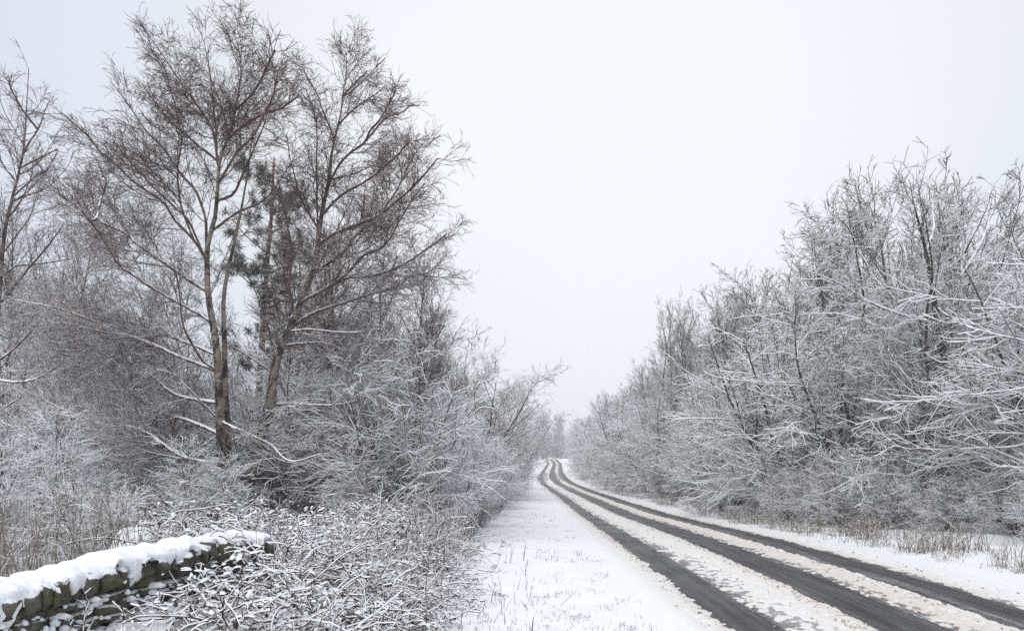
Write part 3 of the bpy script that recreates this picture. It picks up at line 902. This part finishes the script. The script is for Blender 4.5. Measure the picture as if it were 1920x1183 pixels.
# trees closing the view where the road turns out of sight
for k in range(22):
    yv = 285 + U(0, 60)
    place([T_oak, T_hawA, T_ashB, T_hawB][k % 4], 2 + k * 1.9 + U(-1, 1), yv, U(0, 6.28), U(1.35, 1.75), 'hazy grey tree closing the end of the road', 'hazy trees at the end of the road', 'tree')
# back of the left wood
for k in range(26):
    d = U(36, 62); u = -60 + k * 36 + U(-15, 15)
    place([T_birG, T_oak, T_shrB][k % 3], (u - 960) / F * d, d, U(0, 6.28), U(1.0, 1.3), 'far tree at the back of the left wood', 'trees at the back of the left wood', 'tree')

# ---- pine between the two birches
def pine():
    r = rng_(9)
    d0 = 23.0
    tp = [px(u, v, d0) for u, v in ((478, 1000), (485, 760), (492, 640), (500, 520), (508, 430), (512, 360), (515, 296))]
    base = np.array([tp[0][0], d0, float(ground_z(tp[0][0], d0))])
    tp[0] = base.copy()
    root = thing('pine_tree', base, 'dark green pine half hidden between the two great birches', 'tree')
    P = resample(tp, 26, r, .01) - base
    R = .125 * (1 - np.linspace(0, 1, 26)) ** .7 + .02
    mb = MB(); mb.tubes(P[None], R[None], 9, ref=(0, 1, 0)); mb.obj('trunk', [M['trunk_pine']], root)
    B, BR = spawn(r, P[None], R[None], 4.2, .36, 1, (66, 12), (.15, .28), 9, .10, .05, .012, .012, tl=.45)
    B2, BR2 = spawn(r, B, BR, 3.4, .2, 1, (45, 12), (.3, .5), 6, .12, .06, .012, .008, tl=.4, minlen=.3)
    mb = MB(); mb.tubes(B, BR, 5, lift=.008, bias=.2); mb.tubes(B2, BR2, 4, lift=.006, bias=.1)
    mb.obj('branches', [M['trunk_pine']], root)
    cen = np.concatenate([B2[:, -1], B2[:, 4], B2[:, 3], B[:, -1]])
    n = len(cen); m = 34
    dirs = nrm(r.normal(size=(n, m, 3)) + np.array([0, 0, .35]))
    p0 = cen[:, None] + dirs * .03
    Q = np.stack([p0, p0 + dirs * (.11 + .09 * r.random((n, m, 1)))], 2).reshape(-1, 2, 3)
    RR = np.tile(np.array([[.008, .004]]), (len(Q), 1))
    mb = MB(); mb.tubes(Q, RR, 3, bias=0.0, roll=r.uniform(-1, 1, len(Q)))
    TRI['pine'] = count(mb)
    mb.obj('needles', [M['needle']], root)
pine()

# ------------------------------------------------------------------ drystone wall
A0 = np.array([-4.05, 2.4]); A1 = np.array([-2.52, 7.12])   # wall axis, front face line
wd = nrm(A1 - A0); wn = np.array([wd[1], -wd[0]])            # wn: towards the road
WL = float(np.linalg.norm(A1 - A0))
def wall_top(s):     # top of the body, without coping
    return np.interp(s, [0, 1.6, 2.3, 2.85, 3.3, 3.8, 4.3, 5.0], [.94, .92, .90, .93, .99, .98, .96, .93]) - .03 + .03 * fbm(s * 1.5, s * 0, 41)
wall = thing('stone_wall', (A0[0], A0[1], 0), 'old drystone wall capped with snow at lower left', 'wall')
def wl(s, out, z):   # wall coordinates -> local of the wall root
    p = wd * s + wn * out
    return np.array([p[0], p[1], z])
ang_w = math.atan2(wd[1], wd[0])
r = rng_(61)
def stone_mesh(seed):
    rr = rng_(seed)
    g = np.array([-1, -.45, .45, 1])
    vs, idx = [], {}
    for a in range(4):
        for b in range(4):
            for c in range(4):
                if a in (0, 3) or b in (0, 3) or c in (0, 3):
                    v = np.array([g[a], g[b], g[c]])
                    sph = v / np.linalg.norm(v) * 1.12
                    v = v * .66 + sph * .34
                    v = v * (1 + rr.normal(0, .05, 3)) + rr.normal(0, .055, 3)
                    idx[(a, b, c)] = len(vs); vs.append(v * .5)
    q = []
    for a in range(3):
        for b in range(3):
            q.append([idx[(a, b, 0)], idx[(a, b + 1, 0)], idx[(a + 1, b + 1, 0)], idx[(a + 1, b, 0)]])
            q.append([idx[(a, b, 3)], idx[(a + 1, b, 3)], idx[(a + 1, b + 1, 3)], idx[(a, b + 1, 3)]])
            q.append([idx[(a, 0, b)], idx[(a + 1, 0, b)], idx[(a + 1, 0, b + 1)], idx[(a, 0, b + 1)]])
            q.append([idx[(a, 3, b)], idx[(a, 3, b + 1)], idx[(a + 1, 3, b + 1)], idx[(a + 1, 3, b)]])
            q.append([idx[(0, a, b)], idx[(0, a, b + 1)], idx[(0, a + 1, b + 1)], idx[(0, a + 1, b)]])
            q.append([idx[(3, a, b)], idx[(3, a + 1, b)], idx[(3, a + 1, b + 1)], idx[(3, a, b + 1)]])
    mb = MB(); mb.raw(np.array(vs), quads=q)
    return mb.mesh('stone', [M['stone']])
SM = [stone_mesh(900 + k) for k in range(12)]
def put_stone(name, s, out, z, dims, tilt=0.0, roll=0.0):
    o = link(name, SM[int(r.integers(12))], wall)
    o.location = wl(s, out, z)
    o.rotation_euler = (roll, tilt, ang_w)
    o.scale = dims
    return o
# core behind the face stones
mb = MB()
ks = np.linspace(.05, WL - .12, 24)
v = []
for s in ks:
    zt = float(wall_top(s))
    v += [wl(s, -.09, -.3), wl(s, -.09, zt), wl(s, -.42, zt), wl(s, -.42, -.3)]
q = []
for k in range(len(ks) - 1):
    b = k * 4
    for a in range(4): q.append([b + a, b + (a + 1) % 4, b + 4 + (a + 1) % 4, b + 4 + a])
q += [[0, 3, 2, 1], [len(v) - 4, len(v) - 3, len(v) - 2, len(v) - 1]]
mb.raw(np.array(v), quads=q); mb.obj('core', [M['stone']], wall, smooth=False)
patches = []
z = -.02
while z < .98:
    hgt = U(.055, .11)
    s = U(-.1, 0.0)
    while s < WL - .05:
        ln = U(.08, .22)
        zt = float(wall_top(min(s + ln / 2, WL)))
        if z + hgt * .6 < zt and s > .9:
            o_ = U(-.025, .03)
            hh = hgt * U(.82, 1.1)
            put_stone('stone', s + ln / 2, -.08 + o_, z + hgt / 2 + U(-.02, .02), (ln * 1.02, .2, hh), U(-.16, .16), U(-.12, .12))
            if r.random() < .42:
                patches.append((s + ln * U(.25, .75), .02 + o_, z + hh + U(-.01, .0), U(.03, .075)))
        s += ln * .97
    z += hgt * .95
# end stones of the wall head
z = 0.0
while z < .95:
    hgt = U(.09, .14)
    put_stone('stone', WL - .04, -.20 + U(-.03, .03), z + hgt / 2, (.2, .46, hgt * 1.02), U(-.06, .06), 0)
    z += hgt * .96
# coping: thin stones set on edge
s = .9
while s < WL:
    ln = U(.06, .16)
    hgt = U(.14, .19)
    put_stone('coping_stone', s + ln / 2, -.18 + U(-.02, .02), float(wall_top(s)) + hgt / 2 - .02, (ln * 1.05, .50 + U(-.05, .05), hgt * 1.12), U(-.30, .08), U(-.10, .10))
    s += ln
# snow lying along the coping, hanging down the front in fingers
def blob(mb, c, a, b, h, r, tilt=.5, seg=8):
    """a soft pillow of snow"""
    vs = [c + np.array([0, 0, h])]
    t = np.arange(seg) * 2 * pi / seg
    w = 1 + .8 * (r.random(seg) - .5)
    for rad, zz in ((.55, .80), (1.0, .22), (.82, -.45)):
        for k in range(seg):
            vs.append(c + np.array([math.cos(t[k]) * a * rad * w[k], math.sin(t[k]) * b * rad * w[k], h * zz]))
    tr = [[0, 1 + k, 1 + (k + 1) % seg] for k in range(seg)]
    qd = []
    for L in range(2):
        o0 = 1 + L * seg
        for k in range(seg): qd.append([o0 + k, o0 + seg + k, o0 + seg + (k + 1) % seg, o0 + (k + 1) % seg])
    mb.raw(np.array(vs), quads=qd, tris=tr)
ns, nw = 300, 26
sv = np.linspace(.82, WL + .07, ns)
S2, W2 = np.meshgrid(sv, np.linspace(0, 1, nw), indexing='ij')
drop = .03 + .38 * np.clip(fbm(S2[:, :1] * 6.5, S2[:, :1] * 0 + 2, 51, 3) + .08, 0, 1) + .10 * np.clip(fbm(S2[:, :1] * 16, S2[:, :1] * 0 + 7, 52, 2), 0, 1)
endf = 1 - .7 * sstep(WL - .06, WL + .07, S2)
top = wall_top(S2) + .158 * endf + .05 * fbm(S2 * 7, W2 * 3, 55, 3) + .05 * np.abs(fbm(S2 * 8 + .3 * W2, W2 * 1.2, 58, 2))
# profile: back skirt -> crown -> front finger
Lb, Lt = .10, .52
tot = Lb + Lt + drop
arc = W2 * tot
out = np.where(arc < Lb, -.46, np.where(arc < Lb + Lt, -.46 + (arc - Lb), .06 + .02 * fbm(S2 * 9, W2 * 6, 57, 2)))
zz = np.where(arc < Lb, top - (Lb - arc), np.where(arc < Lb + Lt, top, top - (arc - Lb - Lt)))
xx = (out + .20) / .27
zz = zz + .035 - .055 * np.clip(np.abs(xx), 0, 1.2) ** 3
thick = .035 * np.sin(np.clip(W2, 0, 1) * pi) ** .5
out = out + np.where(arc > Lb + Lt, thick * .5 - .06 * sstep(.93, 1.0, W2), 0)
p = wd[None, None] * S2[..., None] + wn[None, None] * out[..., None]
V = np.concatenate([p, zz[..., None] + .012 * fbm(S2 * 14, out * 14, 59, 2)[..., None]], -1)
mb = MB(); i = (np.arange(ns - 1)[:, None] * nw + np.arange(nw - 1)[None, :])
mb.raw(V, quads=np.stack([i, i + nw, i + nw + 1, i + 1], -1).reshape(-1, 4))
mb.obj('snow_cap', [M['snowclean']], wall)
mb = MB()
for (s, o_, z, a) in patches:
    c = wl(s, o_ + .005, z)
    blob(mb, c, a * 1.3, a * .5, a * U(.3, .6), r, seg=10)
    if r.random() < .5: blob(mb, c + wl(U(-.06, .06), .01, -a * .6), a * .6, a * .45, a * .5, r)
for k in range(420):
    blob(mb, wl(U(.9, WL), U(.01, .05), U(.05, .85)), U(.012, .04), U(.01, .025), U(.01, .03), r, seg=6)
o = mb.obj('snow_patches', [M['snowclean']], wall); tag(o, kind='stuff')

# ------------------------------------------------------------------ bramble thicket beside the wall
def mound(x, y):
    w = sstep(-.35, -2.4, x + .10 * np.sin(y * 1.3) + .35 * fbm(x * .9, y * .9, 63, 2))
    e = sstep(3.8, 5.4, y) * (1 - sstep(11.5, 14.5, y))
    return (w * .72 + .10 * sstep(-.2, -.7, x)) * e * (1 + 1.1 * fbm(x * 1.2, y * 1.2, 65, 2))
r = rng_(88)
def pts_mound(n):
    out = []
    while sum(len(a) for a in out) < n:
        x = r.uniform(-4.6, .1, n); y = 4.0 + 10.5 * r.random(n) ** 1.3
        side = (x - A0[0]) * wn[0] + (y - A0[1]) * wn[1]
        along = (x - A0[0]) * wd[0] + (y - A0[1]) * wd[1]
        ok = ((side > .08 + .20 * sstep(WL - .7, WL - 1.7, along)) | ((along > WL + .15))) & (r.random(n) < sstep(.05, .30, mound(x, y)) + .03)
        out.append(np.stack([x[ok], y[ok]], 1))
    return np.concatenate(out)[:n]
xy = pts_mound(1600)
K = 9
P = np.zeros((len(xy), K, 3)); P[:, 0, :2] = xy
P[:, 0, 2] = ground_z(xy[:, 0], xy[:, 1]) + mound(xy[:, 0], xy[:, 1]) * r.uniform(.1, .85, len(xy))
a = r.random(len(xy)) * 2 * pi
D = nrm(np.stack([np.cos(a), np.sin(a), r.uniform(.1, 1.3, len(xy))], 1))
Ln = (.22 + .8 * r.random(len(xy)) ** 2.6) * (.5 + .5 * sstep(-.6, -1.8, xy[:, 0]))
for j in range(1, K):
    P[:, j] = P[:, j - 1] + D * (Ln / (K - 1))[:, None]
    D = D + r.normal(0, .16, D.shape); D[:, 2] -= .13
    D = nrm(D)
gz = ground_z(P[..., 0], P[..., 1]) + mound(P[..., 0], P[..., 1]) * .6
P[..., 2] = np.maximum(P[..., 2], gz)
RR = r.uniform(.0032, .0062, len(xy))[:, None] * np.linspace(1, .5, K)[None]
mb = MB()
mb.tubes(P, RR, 4, lift=.011, bias=r.uniform(-.6, .3, len(xy)), mat=0, roll=r.uniform(-.3, .3, len(xy)))
Q, QR = spawn(r, P, RR, 8.0, .1, 1, (58, 18), (.10, .28), 4, .22, -.06, .02, .0030, tl=.3, minlen=.08, lenabs=1.0)
mb.tubes(Q, QR, 3, lift=.014, bias=r.uniform(-.5, .25, len(Q)), mat=0, roll=r.uniform(-.4, .4, len(Q)))
Q2, QR2 = spawn(r, Q, QR, 6.5, .2, 1, (55, 18), (.05, .13), 3, .25, -.06, .02, .0028, tl=.2, minlen=.04, lenabs=1.0)
mb.tubes(Q2, QR2, 3, lift=.014, bias=r.uniform(-.4, .3, len(Q2)), mat=0, roll=r.uniform(-.4, .4, len(Q2)))
# leaves: dead brown or green blades, most with a pillow of snow on top
def leaves(mb, cen, size, r, snowy=.8, green=.06):
    n = len(cen)
    az = r.random(n) * 2 * pi; dr = r.uniform(-.9, .25, n)
    fx = np.stack([np.cos(az) * np.cos(dr), np.sin(az) * np.cos(dr), np.sin(dr)], 1)
    sx = nrm(np.cross(fx, np.array([0, 0, 1.0]))); up = np.cross(sx, fx)
    a = size[:, None]
    p = [cen, cen + fx * a * .5 + sx * a * .42 - up * a * .10, cen + fx * a * 1.15 - up * a * .2, cen + fx * a * .5 - sx * a * .42 - up * a * .10, cen + fx * a * .55 + up * a * .08]
    V = np.stack(p, 1)
    t = np.array([[0, 1, 4], [1, 2, 4], [2, 3, 4], [3, 0, 4]])
    g = r.random(n) < green
    for sel, mt in ((~g, 1), (g, 2)):
        m_ = int(sel.sum())
        if m_: mb.raw(V[sel].reshape(-1, 3), tris=(np.arange(m_)[:, None, None] * 5 + t[None]).reshape(-1, 3), mat=mt)
    sn = r.random(n) < snowy
    c = (cen + fx * a * .5 + np.array([0, 0, 1.0]) * a * .02)[sn]; m_ = len(c); fa = fx[sn]; sa = sx[sn]; aa = a[sn]
    seg = 5; th = np.arange(seg) * 2 * pi / seg
    w = 1 + .9 * (r.random((m_, seg)) - .5)
    ring = c[:, None] + (np.cos(th)[None] * w * aa * .85)[..., None] * fa[:, None] + (np.sin(th)[None] * w * aa * .48)[..., None] * sa[:, None]
    hh = aa * r.uniform(.18, .45, (m_, 1))
    mid = c[:, None] + (ring - c[:, None]) * .62 + np.array([0, 0, 1.0]) * (hh * .8)[:, None]
    top = c + np.array([0, 0, 1.0]) * hh
    V = np.concatenate([ring, mid, top[:, None]], 1)
    k = np.arange(seg); k2 = (k + 1) % seg
    qd = np.stack([k, k2, k2 + seg, k + seg], -1); tr = np.stack([k + seg, k2 + seg, np.full(seg, 2 * seg)], -1)
    o_ = np.arange(m_)[:, None, None] * (2 * seg + 1)
    mb.raw(V.reshape(-1, 3), quads=(o_ + qd[None]).reshape(-1, 4), tris=(o_ + tr[None]).reshape(-1, 3), mat=3)
sel = r.integers(0, len(Q), 4500); kk = r.integers(1, 4, 4500)
c1 = Q[sel, kk] + r.normal(0, .01, (4500, 3))
xy2 = pts_mound(6000)
c2 = np.column_stack([xy2, ground_z(xy2[:, 0], xy2[:, 1]) + mound(xy2[:, 0], xy2[:, 1]) * r.uniform(.55, 1.0, len(xy2))])
leaves(mb, c1, r.uniform(.018, .042, len(c1)), r, snowy=.7)
leaves(mb, c2, .02 + .045 * r.random(len(c2)) ** 2, r, snowy=.75)
TRI['bramble'] = count(mb)
# canes arching up over the wall end
n = 90
sv_ = WL - 1.5 * r.random(n) ** 1.6 + .3
st = np.array([A0[0], A0[1], 0]) + np.array([wl(a_, .05 + .5 * r.random(), .15 + .5 * r.random()) for a_ in sv_])
Pc = np.zeros((n, 9, 3)); Pc[:, 0] = st
a = r.random(n) * 2 * pi; D = nrm(np.stack([np.cos(a) * .5 + wn[0] * .2, np.sin(a) * .5 + wn[1] * .2, r.uniform(.6, 1.4, n)], 1)); Ln = r.uniform(.35, .95, n)
for j in range(1, 9):
    Pc[:, j] = Pc[:, j - 1] + D * (Ln / 8)[:, None]; D = nrm(D + r.normal(0, .14, D.shape) + np.array([0, 0, -.17]))
Rc = r.uniform(.003, .005, n)[:, None] * np.linspace(1, .5, 9)[None]
mb.tubes(Pc, Rc, 4, lift=.014, bias=r.uniform(-.4, .3, n))
Qc, QRc = spawn(r, Pc, Rc, 8.0, .1, 1, (55, 18), (.08, .24), 4, .2, -.06, .02, .0028, tl=.3, minlen=.06, lenabs=1.0)
mb.tubes(Qc, QRc, 3, lift=.016, bias=r.uniform(-.4, .3, len(Qc)), roll=r.uniform(-.4, .4, len(Qc)))
leaves(mb, Qc[:, -1], r.uniform(.018, .04, len(Qc)), r, snowy=.7, green=.15)
tag(mb.obj('bramble_thicket', [M['bramble'], M['leaf'], M['leaf_green'], M['snowclean']]), 'snow loaded bramble thicket between the stone wall and the verge', 'bramble', kind='stuff')
# leafy mat the brambles grow from
gx, gy = np.meshgrid(np.linspace(-5.2, .2, 90), np.linspace(3.6, 14.6, 150), indexing='ij')
side = (gx - A0[0]) * wn[0] + (gy - A0[1]) * wn[1]
along = (gx - A0[0]) * wd[0] + (gy - A0[1]) * wd[1]
hz = mound(gx, gy) * .58 + .05 * fbm(gx * 5, gy * 5, 67, 3) * sstep(.02, .2, mound(gx, gy)) - .05
hz = np.where((side < .02) & (along < WL + .05), np.minimum(hz, -.08), hz)
mb = MB(); n1, n2 = gx.shape
i = (np.arange(n1 - 1)[:, None] * n2 + np.arange(n2 - 1)[None, :])
mb.raw(np.stack([gx, gy, ground_z(gx, gy) + hz], -1), quads=np.stack([i, i + n2, i + n2 + 1, i + 1], -1).reshape(-1, 4))
me = mb.mesh('bramble_litter', [M['snow']], att='dirt')
at = me.attributes.new('litter', 'FLOAT', 'POINT'); at.data.foreach_set('value', np.full(gx.size, .36, np.float32))
tag(link('bramble_litter', me), 'brown leaf litter heaped under the brambles', 'leaf litter', kind='stuff')

# ------------------------------------------------------------------ grasses and dead stalks
def stalks(name, label, cat, xy, h, lean, rad, mat, bias, K=5, droop=-.10, twigs=0, z0=None, seed=1, lift=.004):
    r = rng_(seed); n = len(xy)
    P = np.zeros((n, K, 3)); P[:, 0, :2] = xy
    P[:, 0, 2] = ground_z(xy[:, 0], xy[:, 1]) - .02 if z0 is None else z0
    a = r.random(n) * 2 * pi; le = np.abs(r.normal(0, lean, n))
    D = nrm(np.stack([np.cos(a) * le, np.sin(a) * le, np.ones(n)], 1))
    for j in range(1, K):
        P[:, j] = P[:, j - 1] + D * (h / (K - 1))[:, None]
        D = D + r.normal(0, .10, D.shape); D[:, 2] += droop; D = nrm(D)
    RR = rad[:, None] * np.linspace(1, .45, K)[None]
    mb = MB(); mb.tubes(P, RR, 3, lift=lift, bias=bias, roll=r.uniform(-1, 1, n))
    if twigs:
        Q, QR = spawn(r, P, RR, twigs, .35, 1, (40, 12), (.12, .35), 3, .15, -.02, .02, float(rad.mean()) * .6, tl=.3, minlen=.06)
        mb.tubes(Q, QR, 3, lift=lift, bias=.15, roll=r.uniform(-1, 1, len(Q)))
    TRI[name] = count(mb)
    return tag(mb.obj(name, [mat]), label, cat, kind='stuff')
r = rng_(99)
# right verge: tall dry grass along the foot of the hedge
nc_ = 430
cy_ = 10.5 * np.exp(r.random(nc_) * math.log(9))
cs_ = 4.0 + .85 + np.abs(r.normal(0, 1.1, nc_)) + .8 * (1 - sstep(11, 17, cy_)) + .5 * fbm(cy_ * .5, cy_ * 0, 71, 2)
ch_ = (.10 + .95 * r.random(nc_) ** 1.8) * (.45 + .55 * sstep(5.2, 6.6, cs_))
n = 6200
ci = r.integers(0, nc_, n)
y = cy_[ci] + r.normal(0, .16, n); s = cs_[ci] + r.normal(0, .13, n)
x = road_x(y) + s
stalks('tall_grass', 'tall dry grass and weeds dusted with snow along the right verge', 'grass', np.stack([x, y], 1), ch_[ci] * r.uniform(.5, 1.2, n), .42, r.uniform(.003, .0062, n), M['drygrass'], (r.uniform(-.2, .8, nc_)[ci] + r.uniform(-.2, .2, n)), twigs=2.2, seed=3, lift=.008, droop=-.16)
# left verge edge: upright reddish weed stems
n = 1500
y = 9.5 * np.exp(r.random(n) * math.log(5.5))
x = np.where(y < 14, -.9, -.9 + .03 * (y - 14)) - np.abs(r.normal(0, .75, n)) + .25 * fbm(y, y * 0, 73, 2)
stalks('dead_weeds', 'upright brown weed stems edging the left verge', 'weeds', np.stack([x, y], 1), r.uniform(.4, 1.25, n), .24, r.uniform(.003, .006, n), M['bramble'], r.uniform(-.3, .5, n), K=6, droop=-.03, twigs=3.0, seed=4)
# thin reddish canes standing up out of the brambles
n = 260
y = r.uniform(6.2, 12.5, n); x = r.uniform(-3.2, -.75, n)
ok = ((x - A0[0]) * wn[0] + (y - A0[1]) * wn[1] > .15) | ((x - A0[0]) * wd[0] + (y - A0[1]) * wd[1] > WL + .1)
x, y = x[ok], y[ok]; n = len(x)
stalks('bramble_canes', 'thin reddish canes standing out of the snowy brambles', 'bramble', np.stack([x, y], 1), r.uniform(.5, 1.15, n) + mound(x, y) * .3, .35, r.uniform(.003, .0048, n), M['bramble'], r.uniform(-.8, .2, n), K=8, droop=-.05, twigs=3.0, seed=14, lift=.008)
# behind the wall: brown stalks
n = 300
y = r.uniform(6.2, 10.5, n); x = -(.52 + .30 * r.random(n)) * y
stalks('dry_stalks', 'brown dead stalks standing behind the stone wall', 'weeds', np.stack([x, y], 1), r.uniform(.7, 1.45, n), .22, r.uniform(.003, .006, n), M['drygrass'], r.uniform(.0, .8, n), K=6, droop=-.03, twigs=2.0, seed=5)
# stubs of dead stalk on the near verge
n = 60
y = r.uniform(6.3, 12, n); x = r.uniform(-.9, .75, n) ; x = np.where(r.random(n) < .75, np.minimum(x, .2 - .0 * y), x)
stalks('stalk_stubs', 'short dark stalks poking from the snow of the near left verge', 'weeds', np.stack([x, y], 1), r.uniform(.08, .34, n), .45, r.uniform(.003, .006, n), M['bramble'], r.uniform(-1.2, -.4, n), K=4, seed=6)
# grass tips showing through the verge snow
n = 3400
cy = 6 * np.exp(r.random(260) * math.log(5)); cx = np.where(r.random(260) < .62, r.uniform(-.9, 1.6, 260), 0)
rs_ = r.uniform(5.0, 7.4, 260); cx = np.where(cx == 0, road_x(cy) + rs_, cx)
ci = r.integers(0, 260, n)
x = cx[ci] + r.normal(0, .07, n); y = cy[ci] + r.normal(0, .10, n)
stalks('grass', 'sparse green grass tips showing through the verge snow', 'grass', np.stack([x, y], 1), r.uniform(.03, .09, n), .9, r.uniform(.0018, .0035, n), M['grass'], -1.0, K=3, seed=7, lift=0)

# ------------------------------------------------------------------ winter haze
hx, hy0, hy1, hz0, hz1 = 460, -75, 620, -9.0, 27.0
v = [(-hx, hy0, hz0), (hx, hy0, hz0), (hx, hy1, hz0), (-hx, hy1, hz0), (-hx, hy0, hz1), (hx, hy0, hz1), (hx, hy1, hz1), (-hx, hy1, hz1)]
mb = MB(); mb.raw(np.array(v, float), quads=[[0, 3, 2, 1], [4, 5, 6, 7], [0, 1, 5, 4], [1, 2, 6, 5], [2, 3, 7, 6], [3, 0, 4, 7]])
hm = bpy.data.materials.new('haze'); hm.use_nodes = True
hn = hm.node_tree; hn.nodes.clear()
ho = hn.nodes.new('ShaderNodeOutputMaterial'); hv = hn.nodes.new('ShaderNodeVolumePrincipled')
hv.inputs['Color'].default_value = (.93, .95, .98, 1)
hv.inputs['Density'].default_value = .0013
hn.links.new(hv.outputs[0], ho.inputs['Volume'])
tag(mb.obj('haze', [hm]), 'thin pale winter haze down the road', 'haze', kind='stuff')

print('TRI', TRI)
print('TOTAL', sum(len(m.loops) - 2 * len(m.polygons) for m in bpy.data.meshes), 'objects', len(bpy.data.objects))
